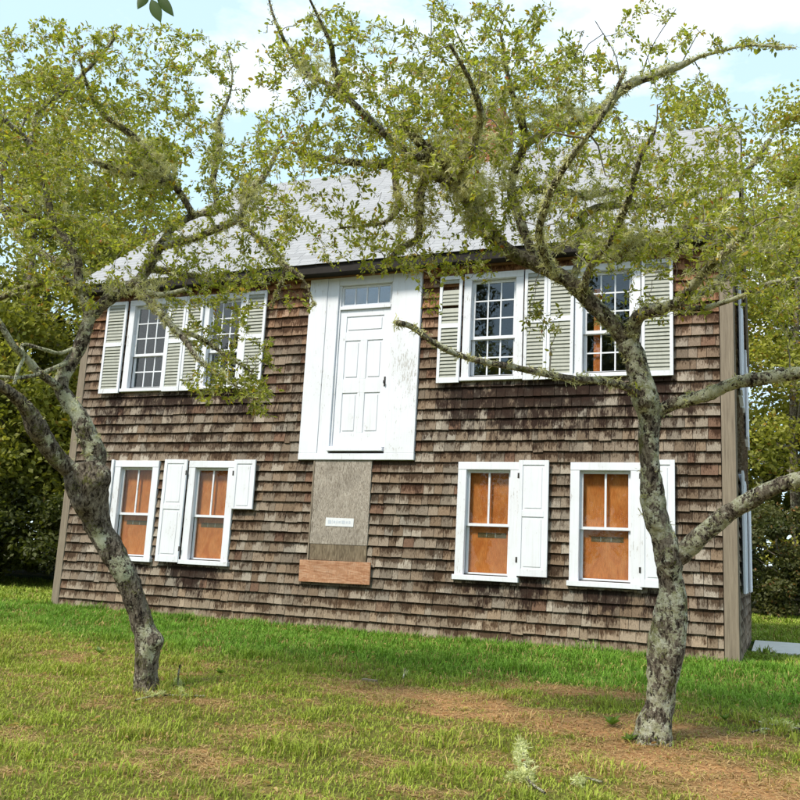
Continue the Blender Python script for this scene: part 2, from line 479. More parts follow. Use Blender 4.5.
# --- shingles
def free_rects(xa, xb, za, zb, rects):
    """split band into vertical strips free of trim"""
    out = []
    rects = [r for r in rects if r[2] < zb-0.02 and r[3] > za+0.02 and r[1] > xa and r[0] < xb]
    xs = sorted({xa, xb, *[min(max(r[0], xa), xb) for r in rects], *[min(max(r[1], xa), xb) for r in rects]})
    for a, b in zip(xs[:-1], xs[1:]):
        if b-a < 0.012: continue
        lo, hi = za, zb
        blocked = False
        for r in rects:
            if r[0] < (a+b)/2 < r[1]:
                if r[2] <= lo+0.02 and r[3] >= hi-0.02: blocked = True
                elif r[2] <= lo+0.02 < r[3]: lo = r[3]
                elif r[3] >= hi-0.02 > r[2]: hi = r[2]
        if not blocked and hi-lo > 0.02: out.append([a, b, lo, hi])
    # merge neighbours with the same range
    m = []
    for o in out:
        if m and abs(m[-1][1]-o[0]) < 1e-6 and abs(m[-1][2]-o[2]) < 1e-6 and abs(m[-1][3]-o[3]) < 1e-6: m[-1][1] = o[1]
        else: m.append(o)
    return m
STAIN = [(-9.9, -6.6, 3.38, 0.60, 0.95), (-4.3, -0.9, 3.38, 0.85, 1.1), (-10.2, -0.5, 3.3, 0.9, 0.38), (-9.5, -8.5, 0.74, 0.42, 0.9), (-8.4, -7.1, 0.74, 0.45, 1.0),
         (-3.8, -2.5, 0.76, 0.42, 1.05), (-2.3, -1.0, 0.74, 0.42, 1.1)]
def stain_at(x, z):
    s = 0.0
    for a, b, zt, h, k in STAIN:
        if a < x < b and zt-h*1.4 < z < zt:
            e = min(1, (x-a)/0.25, (b-x)/0.25)
            d = (zt-z)/h
            s = max(s, k*e*max(0, 1.2-d)*(0.75+0.8*mnoise.noise((x*3.1, z*1.0, 3.3))))
    return max(0.0, min(1.0, s*1.15))
rs = random.Random(3)
def shingle_tint(x, z):
    n = mnoise.noise((x*0.55, z*0.9, 7.7))
    k = rs.random()
    grey = np.array([0.295, 0.25, 0.197]); brown = np.array([0.21, 0.147, 0.096]); pale = np.array([0.43, 0.39, 0.325])
    red = np.array([0.40, 0.19, 0.09])
    c = grey*(1-k)+brown*k
    if rs.random() < 0.14: c = c*0.45+pale*0.55
    if rs.random() < 0.035: c = np.array([0.20, 0.12, 0.08])
    if z < 0.42:
        t = min(1, (0.42-z)/0.25); c = c*(1-0.55*t)+np.array([0.36, 0.275, 0.19])*0.55*t
    t = np.clip((z-(3.9+0.4*n))/0.75, 0, 1)*(0.85 if rs.random() < 0.85 else 0.3)
    c = c*(1-t)+red*t
    t2 = 0.25*np.clip((z-2.9)/0.8, 0, 1)*(z < 4.4)
    c = c*(1-t2)+np.array([0.20, 0.12, 0.08])*t2
    return np.clip(c*(0.60+0.42*rs.random()), 0.01, 0.6)

def shingle_box(u0, u1, z0, z1, zc0, wall='front'):
    """wedge: thick butt at z0; returns 8 verts in (u, out, z)"""
    def out(z):
        t = (z-zc0)/EXPO
        return 0.040-0.026*min(1.25, max(0, t))
    j = rs.uniform(-0.004, 0.003) if z0 == zc0 else 0
    tl = rs.uniform(-0.003, 0.003)
    oj = rs.uniform(-0.003, 0.006)
    o0, o1 = out(z0)+oj, out(z1)+oj*0.3
    return [(u0, o0, z0+j-tl), (u1, o0, z0+j+tl), (u1, 0.001, z0+j+tl), (u0, 0.001, z0+j-tl), (u0, o1, z1), (u1, o1, z1), (u1, 0.001, z1), (u0, 0.001, z1)]
pieces = []
zc = -0.002
k = 0
while zc < WALL_TOP-0.03:
    zt = min(zc+EXPO+0.012, WALL_TOP)
    for a, b, lo, hi in free_rects(XL+0.145, XR-0.165, zc, zt, trim):
        x = a
        if lo == zc: x = a-rs.random()*0.08
        while x < b-0.005:
            wd = rs.choice((rs.uniform(0.075, 0.12), rs.uniform(0.11, 0.2), rs.uniform(0.12, 0.17), rs.uniform(0.15, 0.22)))
            x1 = min(x+wd, b)
            if b-x1 < 0.035: x1 = b
            xa = max(x, a)
            slip = 0.0
            if lo == zc and rs.random() < 0.012: slip = rs.uniform(0.008, 0.022)
            if x1-xa > 0.015:
                pieces.append((shingle_box(xa+0.002, x1-0.0035, lo-slip, hi-slip, zc-slip), shingle_tint((xa+x1)/2, zc), stain_at((xa+x1)/2, zc+0.07), zc))
            x = x1
    zc += EXPO*(1.0+rs.uniform(-0.015, 0.015)); k += 1
def shingle_arrays(ps):
    V = []; C = []; vv = []; st = []
    for bx, c, s, z0 in ps:
        for (u, o, z) in bx:
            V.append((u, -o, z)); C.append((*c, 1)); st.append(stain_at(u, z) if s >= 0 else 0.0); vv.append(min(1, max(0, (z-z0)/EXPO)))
    F = np.concatenate([np.array(BOXF)+8*i for i in range(len(ps))]) if ps else np.zeros((0, 4), int)
    return np.array(V), F, {'Col': ('FLOAT_COLOR', C), 'vv': ('FLOAT', vv), 'stain': ('FLOAT', st)}
def parea(p):
    q = np.array([(v[0], -v[1], v[2]) for v in p[0]])[[0, 1, 5, 4]]
    x, y, d = proj(q)
    if x.min() < 0 or x.max() > 800: return 0
    if 636 < x.mean() < 684 and y.mean() > 380: return 0      # behind the trunk
    return 0.5*abs(np.dot(x, np.roll(y, 1))-np.dot(y, np.roll(x, 1)))
order = sorted(range(len(pieces)), key=lambda i: -parea(pieces[i]))
big = set(order[:300])
for i in order[:300]:
    V, F, A = shingle_arrays([pieces[i]])
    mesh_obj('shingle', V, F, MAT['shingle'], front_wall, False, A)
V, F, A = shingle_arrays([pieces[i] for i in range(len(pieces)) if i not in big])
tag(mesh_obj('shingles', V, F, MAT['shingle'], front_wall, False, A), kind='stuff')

# --- end walls (gables)
EAVE_Y, EAVE_Z = -0.30, 5.165
RIDGE_Y, RIDGE_Z = 4.0, 8.72
SL = (RIDGE_Z-EAVE_Z)/(RIDGE_Y-EAVE_Y)
def roof_under(y):
    yy = y if y < RIDGE_Y else 2*RIDGE_Y-y
    return EAVE_Z+SL*(yy-EAVE_Y)-0.14
def gable_wall(x_in, x_out, name):
    V = []
    prof = [(0.121, -0.4), (DEPTH-0.121, -0.4), (DEPTH-0.121, roof_under(DEPTH-0.121)), (RIDGE_Y, roof_under(RIDGE_Y)), (0.121, roof_under(0.121))]
    for x in (x_in, x_out):
        V += [(x, y, z) for y, z in prof]
    F = [[0, 1, 2, 3, 4], [9, 8, 7, 6, 5]]+[[i, 5+i, 5+(i+1) % 5, (i+1) % 5] for i in range(5)]
    return part(mesh_obj(name, V, F, MAT['sheath'], house))
end_wall = gable_wall(XR-0.10, XR-0.025, 'end_wall')
end_wall2 = gable_wall(XL+0.025, XL+0.10, 'end_wall')
def end_shingles(xw, sgn, wall, rects):
    ps = []
    zc = -0.145
    while zc < 8.4:
        zt = zc+EXPO+0.012
        y0, y1 = 0.13, DEPTH-0.13
        if zt > 5.0:
            lim = (zt+0.14-EAVE_Z)/SL+EAVE_Y
            y0, y1 = max(y0, lim), min(y1, 2*RIDGE_Y-lim)
        if y1-y0 > 0.1:
            for a, b, lo, hi in free_rects(y0, y1, zc, zt, rects):
                x = a-rs.random()*0.1
                while x < b-0.005:
                    x1 = min(x+rs.uniform(0.09, 0.21), b); xa = max(x, a)
                    if x1-xa > 0.015: ps.append((shingle_box(xa+0.0015, x1-0.002, lo, hi, zc), shingle_tint(xa, min(zc, 3.5)), -1.0, zc))
                    x = x1
        zc += EXPO
    V, F, A = shingle_arrays(ps)
    V2 = np.stack([xw+sgn*(-V[:, 1]), V[:, 0], V[:, 2]], 1)
    if sgn > 0: F = F[:, ::-1]
    tag(mesh_obj('shingles', V2, F, MAT['shingle'], wall, False, A), kind='stuff')
SIDEW = [(1.35, 2.25, UZ[0], UZ[1]), (1.1, 1.95, LZ[0], LZ[1]), (5.3, 6.2, UZ[0], UZ[1]), (5.3, 6.2, LZ[0], LZ[1])]
end_shingles(XR-0.025, 1, end_wall, SIDEW)
end_shingles(XL+0.025, -1, end_wall2, [])

# --- corner boards: two boards at each corner
def corner_board(x0, x1, y0, y1, z0):
    return HB().box(x0, x1, y0, y1, z0, 5.0).part('corner_board', 'cornerboard', 0.004)
corner_board(XR-0.160, XR, -0.042, 0.0, -0.055)
corner_board(XR-0.0245, XR+0.012, 0.001, 0.115, -0.055)
corner_board(XL, XL+0.140, -0.042, 0.0, -0.02)
corner_board(XL-0.012, XL+0.0245, 0.001, 0.115, -0.02)
corner_board(XR-0.0245, XR+0.012, DEPTH-0.12, DEPTH+0.02, -0.25)
corner_board(XL-0.012, XL+0.0245, DEPTH-0.12, DEPTH+0.02, -0.25)

# --- roof
RX0, RX1 = XL-0.06, XR+0.06
def slope_pts(x0, x1, y0, z0, y1, z1, t):
    n = np.array([0, -(z1-z0), (y1-y0)]); n = n/np.linalg.norm(n)
    if n[2] < 0: n = -n
    a = [(x0, y0, z0), (x1, y0, z0), (x1, y1, z1), (x0, y1, z1)]
    return [tuple(np.array(p)-n*t) for p in a]+a
rb = MB()
rb.hexa(slope_pts(RX0, RX1, EAVE_Y, EAVE_Z, RIDGE_Y, RIDGE_Z, 0.10))
rb.hexa([(p[0], 2*RIDGE_Y-p[1], p[2]) for p in slope_pts(RX0, RX1, EAVE_Y, EAVE_Z, RIDGE_Y-0.004, RIDGE_Z-0.004, 0.10)])
roof = part(rb.build('roof', MAT['fascia'], house))
def roof_shingles():
    L = math.hypot(RIDGE_Y-EAVE_Y, RIDGE_Z-EAVE_Z)
    dy, dz = (RIDGE_Y-EAVE_Y)/L, (RIDGE_Z-EAVE_Z)/L
    V = []; C = []; nb = 0
    for side in (0, 1):
        s = -0.03
        row = 0
        while s < L-0.03:
            s1 = min(s+0.155, L)
            x = RX0-0.02-rs.random()*0.15
            while x < RX1+0.02:
                x1 = x+0.30
                xa, xb = max(x, RX0-0.02), min(x1-0.006, RX1+0.02)
                if xb-xa > 0.01:
                    c = rs.choice((0.30, 0.31, 0.32, 0.33))*rs.uniform(0.97, 1.03)
                    if rs.random() < 0.05: c *= 0.85
                    for (ss, t0, t1) in ((s, 0.002, 0.014), (s1, 0.0005, 0.006)):
                        pass
                    def pt(xx, ss, h):
                        y = EAVE_Y+dy*ss-dz*h; z = EAVE_Z+dz*ss+dy*h
                        return (xx, y if side == 0 else 2*RIDGE_Y-y, z)
                    j = rs.uniform(-0.003, 0.003)
                    V.extend([pt(xa, s+j, .002), pt(xb, s+j, .002), pt(xb, s1, .001), pt(xa, s1, .001),
                              pt(xa, s+j, .008), pt(xb, s+j, .008), pt(xb, s1, .006), pt(xa, s1, .006)])
                    C.extend([(c*0.985, c*0.995, c*1.02, 1)]*8); nb += 1
                x = x1
            s += 0.143; row += 1
    F = np.concatenate([np.array(BOXF)+8*i for i in range(nb)])
    tag(mesh_obj('roof_shingles', np.array(V), F, MAT['roof'], roof, False, {'Col': ('FLOAT_COLOR', C)}), kind='stuff')
roof_shingles()
# eaves: fascia, soffit, frieze
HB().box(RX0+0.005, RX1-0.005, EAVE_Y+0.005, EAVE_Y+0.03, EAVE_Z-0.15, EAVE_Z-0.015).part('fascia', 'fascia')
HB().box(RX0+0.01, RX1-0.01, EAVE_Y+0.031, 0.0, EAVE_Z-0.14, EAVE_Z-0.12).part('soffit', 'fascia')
HB().box(XL+0.002, XR-0.002, -0.085, -0.001, 5.005, 5.0245).part('frieze_board', 'frieze')
for xx in (RX0, RX1-0.025):
    mb = HB()
    for sgn in (0, 1):
        p = slope_pts(xx-0.004, xx+0.029, EAVE_Y+0.04, EAVE_Z+SL*0.04-0.105, RIDGE_Y-0.003, RIDGE_Z-0.107, 0.10)
        mb.hexa(p if sgn == 0 else [(a, 2*RIDGE_Y-b, c) for a, b, c in p])
    mb.part('rake_board', 'cornerboard')

# --- chimney of bricks
def chimney(cx, cy, wx, wy, z0, z1):
    core = part(MB().box(cx-wx/2+.012, cx+wx/2-.012, cy-wy/2+.012, cy+wy/2-.012, z0, z1-.01).build('chimney', MAT['concrete'], house))
    V = []; C = []; nb = 0
    z = z0; row = 0
    while z < z1:
        for face in range(4):
            n = wx if face % 2 == 0 else wy
            u = -n/2-(0.1 if row % 2 else 0)
            while u < n/2-0.01:
                a, b = max(u+0.005, -n/2), min(u+0.2, n/2)
                if b-a > 0.03:
                    d = (wy if face % 2 == 0 else wx)/2
                    o = d+rs.uniform(-0.002, 0.003)
                    for zz in (z, z+0.058):
                        for (uu, oo) in ((a, o), (b, o), (b, d-0.05), (a, d-0.05)):
                            V.append({0: (cx+uu, cy-oo, zz), 1: (cx+oo, cy+uu, zz), 2: (cx-uu, cy+oo, zz), 3: (cx-oo, cy-uu, zz)}[face])
                    c = np.array([0.30, 0.115, 0.065])*rs.uniform(0.7, 1.25)
                    C.extend([(*c, 1)]*8); nb += 1
                u += 0.21
        z += 0.068; row += 1
    F = np.concatenate([np.array(BOXF)+8*i for i in range(nb)])
    tag(mesh_obj('bricks', np.array(V), F, MAT['brick'], core, False, {'Col': ('FLOAT_COLOR', C)}), kind='stuff')
chimney(-4.85, 4.0, 0.95, 0.75, 8.2, 9.45)

# --- windows
def bars(mb, x0, x1, z0, z1, y0, y1, w):
    """rectangular frame ring"""
    mb.box(x0, x0+w, y0, y1, z0, z1); mb.box(x1-w, x1, y0, y1, z0, z1)
    mb.box(x0+w, x1-w, y0, y1, z0, z0+w); mb.box(x0+w, x1-w, y0, y1, z1-w, z1)
def upper_window(x0, x1, plank=False):
    z0, z1 = UZ
    c = HB()
    cw = 0.105
    c.box(x0, x0+cw, -0.062, 0.02, z0+0.05, z1-0.09); c.box(x1-cw, x1, -0.062, 0.02, z0+0.05, z1-0.09)
    c.box(x0, x1, -0.066, 0.02, z1-0.09, z1)
    cas = c.part('window', 'white', 0.003)
    sub(MB().box(x0-0.02, x1+0.02, -0.085, 0.03, z0, z0+0.05), 'sill', 'white', cas, 0.003)
    a, b = x0+cw+0.001, x1-cw-0.001
    zb, zt = z0+0.052, z1-0.092
    zm = zb+(zt-zb)*0.405
    f = 0.042
    for (p, q, y, rows, nm) in ((zm-0.018, zt, 0.006, 3, 'upper_sash'), (zb, zm+0.018, 0.038, 2, 'lower_sash')):
        s = MB(); bars(s, a, b, p, q, y, y+0.03, f)
        so_ = sub(s, nm, 'white', cas)
        iw, ih = b-a-2*f, q-p-2*f
        mun = MB()
        for i in (1, 2): mun.box(a+f+iw*i/3-0.009, a+f+iw*i/3+0.009, y+0.003, y+0.022, p+f, q-f)
        for jx in range(3):
            for j in range(1, rows):
                u0 = a+f+iw*jx/3+(0.009 if jx else 0); u1 = a+f+iw*(jx+1)/3-(0.009 if jx < 2 else 0)
                mun.box(u0, u1, y+0.004, y+0.021, p+f+ih*j/rows-0.009, p+f+ih*j/rows+0.009)
        sub(mun, 'muntin', 'white', cas)
        for i in range(3):
            for j in range(rows):
                g = MB().box(a+f+iw*i/3, a+f+iw*(i+1)/3, y+0.012, y+0.014, p+f+ih*j/rows, p+f+ih*(j+1)/rows)
                i0 = 0
                tl = rs.uniform(-0.006, 0.006)
                cc = ((a+b)/2, y+0.013, p+f+ih*(j+.5)/rows)
                g.rot(0, tl, cc, 'X')
                sub(g, 'pane', 'glass', cas)
    if plank:
        sub(MB().box(a+0.12, a+0.22, 0.09, 0.115, zb-0.02, zt-0.2), 'brace_board', 'orange', cas)
    return cas
for i, (a, b) in enumerate(UPW): upper_window(a, b, i == 3)

def lower_window(x0, x1):
    z0, z1 = LZ
    cw = 0.115
    c = HB()
    c.box(x0, x0+cw, -0.062, 0.02, z0+0.045, z1-0.10); c.box(x1-cw, x1, -0.062, 0.02, z0+0.045, z1-0.10)
    c.box(x0, x1, -0.066, 0.02, z1-0.10, z1)
    cas = c.part('window', 'white', 0.003)
    sub(MB().box(x0-0.025, x1+0.025, -0.092, 0.03, z0-0.02, z0+0.045), 'sill', 'white', cas, 0.004)
    a, b = x0+cw+0.001, x1-cw-0.001
    zb, zt = z0+0.047, z1-0.102
    zm = zb+(zt-zb)*0.475
    f = 0.035
    for (p, q, y, nm) in ((zm-0.016, zt, 0.002, 'upper_sash'), (zb, zm+0.016, 0.034, 'lower_sash')):
        s = MB(); bars(s, a, b, p, q, y, y+0.03, f)
        sub(s, nm, 'white', cas)
        iw = b-a-2*f
        if nm == 'upper_sash':
            sub(MB().box((a+b)/2-0.012, (a+b)/2+0.012, y+0.003, y+0.024, p+f, q-f), 'muntin', 'white', cas)
            for i in (0, 1):
                sub(MB().box(a+f+iw*i/2, a+f+iw*(i+1)/2, y+0.012, y+0.014, p+f, q-f), 'pane', 'clearglass', cas)
        else:
            sub(MB().box(a+f, b-f, y+0.012, y+0.014, p+f, q-f), 'pane', 'clearglass', cas)
    sub(MB().box(a-0.02, b+0.02, 0.075, 0.09, zb, zt), 'boarding', 'orange', cas)
    zs = zb+(zm-zb)*0.80
    xs = a+f+0.06+rs.uniform(0, 0.06)
    st = MB(); gp = MB()
    ww = min(0.40, b-f-0.03-xs)
    st.box(xs, xs+ww, 0.0735, 0.0745, zs-0.033, zs+0.033)
    for t in (0.28, 0.6):
        gp.box(xs+ww*t, xs+ww*t+0.013, 0.0722, 0.073, zs-0.028, zs+0.03)
    so_ = sub(st, 'stamp', 'stamp', cas)
    sub(gp, 'stamp_mark', 'greyply', cas)
    return cas
for a, b in LOW: lower_window(a, b)

# --- louvred shutters on the upper floor
SLAT = {}
def slat_mesh(wd):
    key = round(wd, 3)
    if key not in SLAT:
        mb = MB().box(-wd/2, wd/2, -0.004, 0.004, -0.034, 0.034)
        mb.rot(0, R(-17), (0, 0, 0), 'X')
        me = bpy.data.meshes.new('slat')
        me.from_pydata(mb.V, [], mb.F); me.materials.append(MAT['louver'])
        SLAT[key] = me
    return SLAT[key]
def louvre_shutter(x0, x1, missing=(), dz=0.0):
    z0, z1 = UZ[0]-0.018+dz, UZ[1]-0.012+dz
    y0, y1 = -0.098, -0.068
    st, mid = 0.042, z0+(z1-z0)*0.53
    mb = HB()
    mb.box(x0, x0+st, y0, y1, z0, z1); mb.box(x1-st, x1, y0, y1, z0, z1)
    for (p, q) in ((z0, z0+0.075), (mid-0.035, mid+0.035), (z1-0.055, z1)):
        mb.box(x0+st, x1-st, y0+0.001, y1-0.001, p, q)
    o = mb.part('shutter', 'white', 0.002)
    n = 0
    for (p, q) in ((z0+0.075, mid-0.035), (mid+0.035, z1-0.055)):
        cnt = int(round((q-p)/0.050))
        for i in range(cnt):
            n += 1
            if n in missing: continue
            s = bpy.data.objects.new('slat', slat_mesh(x1-x0-2*st+0.004))
            s.location = ((x0+x1)/2, (y0+y1)/2, p+(q-p)*(i+0.5)/cnt)
            s.rotation_euler.x = rs.uniform(-0.06, 0.06); s.rotation_euler.y = rs.uniform(-0.006, 0.006)
            link(s, o)
    return o
for (a, b, ms, dz) in ((-9.895, -9.50, (), -0.004), (-8.665, -8.345, (), 0.0), (-8.335, -8.025, (), 0.002), (-7.255, -6.895, (), 0.0),
                   (-4.115, -3.79, (19, 24, 25), -0.006), (-2.905, -2.60, (), 0.0), (-2.595, -2.245, (), 0.004), (-1.385, -1.0, (), 0.0)):
    louvre_shutter(a, b, ms, dz)

# --- panelled shutters on the lower floor
def panel_shutter(x0, x1, z0, z1, tilt=0.0, half=False):
    y0, y1 = -0.100, -0.070
    mb = HB()
    mb.box(x0, x1, y0+0.010, y1, z0, z1)
    st = 0.055
    mb.box(x0, x0+st, y0, y0+0.0095, z0, z1); mb.box(x1-st, x1, y0, y0+0.0095, z0, z1)
    rails = [(z1-0.06, z1)]
    if half: rails += [(z0, z0+0.02)]
    else: rails += [(z0, z0+0.09), (z0+(z1-z0)*0.535-0.04, z0+(z1-z0)*0.535+0.04)]
    for p, q in rails: mb.box(x0+st+0.0005, x1-st-0.0005, y0+0.0003, y0+0.0095, p, q)
    if tilt: mb.rot(0, tilt, ((x0+x1)/2, -0.08, z1), 'Y')
    o = mb.part('shutter', 'white', 0.002)
    rz = sorted(rails)
    for (p0, p1), (q0, q1) in zip(rz[:-1], rz[1:]):
        m2 = MB().box(x0+st+0.03, x1-st-0.03, y0+0.004, y0+0.0098, p1+0.03, q0-0.03)
        if tilt: m2.rot(0, tilt, ((x0+x1)/2, -0.08, z1), 'Y')
        sub(m2, 'raised_panel', 'white', o, 0.003)
    hinge = MB()
    for zz in ((z1-0.2,) if half else (z0+0.2, z1-0.2)):
        xh = x1 if x1 < -8.0 and x0 < -8.2 else x0
        hinge = MB(); hinge.box(xh-0.012, xh+0.012, y0-0.003, y0-0.0005, zz-0.035, zz+0.035)
        sub(hinge, 'hinge', 'metal', o)
    return o
panel_shutter(-8.455, -8.045, 0.775, 2.305, 0.004)
tag(panel_shutter(-7.218, -6.855, 1.585, 2.305, -0.004, True), 'broken shutter with its lower half missing')
panel_shutter(-2.922, -2.53, 0.84, 2.31, 0.0)
panel_shutter(-1.397, -0.99, 0.785, 2.32, 0.0)
# remnant hinge stile left of the first lower window
HB().box(-9.475, -9.425, -0.09, -0.055, 0.80, 2.30).part('shutter_stile', 'white', 0.003)

# --- door and its surround
ds = HB()
ds.box(-6.175, -5.885, -0.070, -0.001, 2.405, 5.003)
ds.box(-4.845, -4.40, -0.070, -0.001, 2.405, 5.003)
surround = ds.part('door_surround', 'white', 0.004)
sub(MB().box(-5.882, -5.702, -0.060, -0.001, 2.405, 5.003), 'inner_board', 'white', surround, 0.003)
sub(MB().box(-5.70, -4.848, -0.060, -0.001, 4.885, 5.003), 'head_board', 'white', surround, 0.003)
sub(MB().box(-6.178, -4.397, -0.074, -0.001, 2.312, 2.403), 'skirt_board', 'white', surround, 0.004)
sub(MB().box(-5.72, -4.86, -0.10, 0.02, 2.435, 2.475).box(-5.70, -4.88, -0.082, 0.02, 2.4755, 2.50), 'door_sill', 'white', surround, 0.004)
sub(MB().box(-5.70, -5.674, -0.03, 0.06, 2.501, 4.884).box(-4.872, -4.848, -0.03, 0.06, 2.501, 4.884), 'jamb', 'white', surround)
sub(MB().box(-5.6735, -4.8725, -0.042, 0.05, 4.515, 4.565), 'transom_bar', 'white', surround, 0.003)
door = HB().box(-5.672, -4.874, 0.0, 0.04, 2.502, 4.513).part('door', 'white')
dl = MB()
DX0, DX1, DZ0, DZ1 = -5.672, -4.874, 2.502, 4.513
st = 0.105
mx = (DX0+DX1)/2
dl.box(DX0, DX0+st, -0.012, -0.0005, DZ0, DZ1); dl.box(DX1-st, DX1, -0.012, -0.0005, DZ0, DZ1)
rows = [(DZ0, DZ0+0.20), (DZ0+0.78, DZ0+0.98), (DZ0+1.55, DZ0+1.68), (DZ1-0.10, DZ1)]
for p, q in rows: dl.box(DX0+st, DX1-st, -0.0118, -0.0005, p, q)
for (p, q) in ((rows[0][1], rows[1][0]), (rows[1][1], rows[2][0])): dl.box(mx-0.055, mx+0.055, -0.0117, -0.0005, p, q)
sub(dl, 'door_frame', 'white', door, 0.002)
pans = []
for (p, q) in ((rows[0][1], rows[1][0]), (rows[1][1], rows[2][0])):
    pans += [(DX0+st, mx-0.055, p, q), (mx+0.055, DX1-st, p, q)]
pans.append((DX0+st, DX1-st, rows[2][1], rows[3][0]))
for (a, b, p, q) in pans:
    sub(MB().box(a+0.03, b-0.03, -0.009, -0.0006, p+0.03, q-0.03), 'panel', 'white', door, 0.005)
sub(MB().box(DX1-0.052, DX1-0.025, -0.018, -0.0125, DZ0+0.86, DZ0+1.0).box(DX1-0.045, DX1-0.032, -0.045, -0.0185, DZ0+0.91, DZ0+0.93).box(DX1-0.048, DX1-0.029, -0.055, -0.0455, DZ0+0.895, DZ0+0.94), 'handle', 'metal', door, 0.002)
tr = HB(); bars(tr, -5.672, -4.874, 4.567, 4.883, 0.0, 0.03, 0.033)
tro = tr.part('transom_window', 'white')
iw = (-4.874+5.672-0.066)/4
for i in range(4):
    x = -5.672+0.033+iw*i
    if i: sub(MB().box(x-0.008, x+0.008, 0.002, 0.022, 4.60, 4.85), 'muntin', 'white', tro)
    g = MB().box(x, x+iw, 0.011, 0.013, 4.60, 4.85); g.rot(0, rs.uniform(-0.004, 0.004), (x+iw/2, 0.012, 4.725), 'X')
    sub(g, 'pane', 'skyglass', tro)

# --- plywood under the door
ply = HB().box(-5.903, -5.022, -0.052, -0.001, 1.135, 2.309).part('plywood_panel', 'greyply', 0.003)
tag(ply, 'grey weathered plywood sheet')
ply2 = HB().box(-5.895, -5.028, -0.048, -0.001, 0.912, 1.133).part('plywood_strip', 'greyply2', 0.003)
HB().box(-5.925, -5.905, -0.058, -0.001, 0.93, 2.308).part('edge_batten', 'cornerboard')
mb = HB().box(-6.02, -4.94, -0.085, -0.060, 0.612, 0.910); mb.rot(0, R(-0.4), (-5.48, -0.07, 0.76), 'Y')
tag(mb.part('plywood_board', 'pinkply', 0.003), 'pinkish tan plywood board nailed across')
mb = HB().box(-5.672, -5.243, -0.0575, -0.0535, 1.385, 1.50); mb.rot(0, R(0.5), (-5.45, -0.055, 1.44), 'Y')
sgn = mb.part('notice', 'paper')
ink = MB()
x = -5.635
for wd, h in ((0.05, 0.05), (0.006, 0.06), (0.03, 0.035), (0.02, 0.04), (0.035, 0.03), (0.05, 0.045), (0.03, 0.03), (0.025, 0.04)):
    ink.box(x, x+wd, -0.0588, -0.058, 1.443-h/2, 1.443+h/2); x += wd+0.014
sub(ink, 'faded_print', 'ink', sgn)

# --- end wall windows with white shutters, seen edge-on
for n, (y0, y1, z0, z1) in enumerate(SIDEW):
    xw = XR
    c = MB()
    c.box(xw-0.05, xw+0.045, y0, y0+0.1, z0, z1); c.box(xw-0.05, xw+0.045, y1-0.1, y1, z0, z1)
    c.box(xw-0.05, xw+0.047, y0+0.1, y1-0.1, z1-0.1, z1); c.box(xw-0.05, xw+0.06, y0+0.1, y1-0.1, z0, z0+0.06)
    o = part(c.build('window', MAT['white'], house, 0.003))
    sub(MB().box(xw-0.02, xw-0.018, y0+0.1, y1-0.1, z0+0.06, z1-0.1), 'pane', 'glass', o)
    sub(MB().box(xw-0.03, xw+0.0, (y0+y1)/2-0.02, (y0+y1)/2+0.02, z0+0.06, z1-0.1).box(xw-0.03, xw+0.001, y0+0.1, y1-0.1, (z0+z1)/2-0.02, (z0+z1)/2+0.02), 'muntin', 'white', o)
    for (a, b) in ((y0-0.40, y0-0.005), (y1+0.005, y1+0.40)):
        part(MB().box(xw+0.038, xw+0.068, a, b, z0-0.01, z1).build('shutter', MAT['white'], house, 0.003))

# ------------------------------------------------------------------ trees: helpers
def catmull(P, step):
    P = np.asarray(P, float)
    Q = np.vstack([2*P[0]-P[1], P, 2*P[-1]-P[-2]])
    out = []
    for i in range(1, len(Q)-2):
        p0, p1, p2, p3 = Q[i-1], Q[i], Q[i+1], Q[i+2]
        n = max(2, int(np.linalg.norm(p2[:3]-p1[:3])/step))
        t = np.linspace(0, 1, n, endpoint=False)[:, None]
        out.append(0.5*((2*p1)+(-p0+p2)*t+(2*p0-5*p1+4*p2-p3)*t**2+(-p0+3*p1-3*p2+p3)*t**3))
    out.append(P[-1:])
    return np.vstack(out)
def frames(P):
    T = np.gradient(P, axis=0)
    T /= np.linalg.norm(T, axis=1)[:, None]+1e-9
    N = np.zeros_like(P)
    a = np.array([0, 0, 1.0]) if abs(T[0][2]) < 0.8 else np.array([1.0, 0, 0])
    n = np.cross(T[0], a); n /= np.linalg.norm(n)
    for i in range(len(P)):
        n = n-T[i]*np.dot(n, T[i]); n /= np.linalg.norm(n)+1e-9
        N[i] = n
    return T, N, np.cross(T, N)
def tube(P, rad, sides, rough=0.0, seed=0.0, burls=()):
    T, N, B = frames(P)
    ang = np.linspace(0, 2*math.pi, sides, endpoint=False)
    V = P[:, None, :]+rad[:, None, None]*(np.cos(ang)[None, :, None]*N[:, None, :]+np.sin(ang)[None, :, None]*B[:, None, :])
    V = V.reshape(-1, 3)
    if rough > 0:
        ctr = np.repeat(P, sides, 0); rr = np.repeat(rad, sides)
        D = V-ctr
        f = np.empty(len(V))
        for i, v in enumerate(V):
            a = mnoise.fractal((v[0]*7+seed, v[1]*7, v[2]*4), 1.0, 2.0, 3)
            b = mnoise.noise((v[0]*30, v[1]*30+seed, v[2]*16))
            f[i] = 1+rough*(0.16*a+min(0.09, 0.0045/max(rr[i], .01))*b*1.6)
        V = ctr+D*f[:, None]
        for (bp, br, bh) in burls:
            d = np.linalg.norm(V-bp, axis=1)
            k = np.exp(-(d/br)**2)*bh
            dn = (V-ctr); dn /= np.linalg.norm(dn, axis=1)[:, None]+1e-9
            V = V+dn*k[:, None]
    n = len(P)
    i = (np.arange(n-1)[:, None]*sides+np.arange(sides)[None]).ravel()
    j = (np.arange(n-1)[:, None]*sides+(np.arange(sides)[None]+1) % sides).ravel()
    F = np.stack([i, j, j+sides, i+sides], 1)
    return V, F
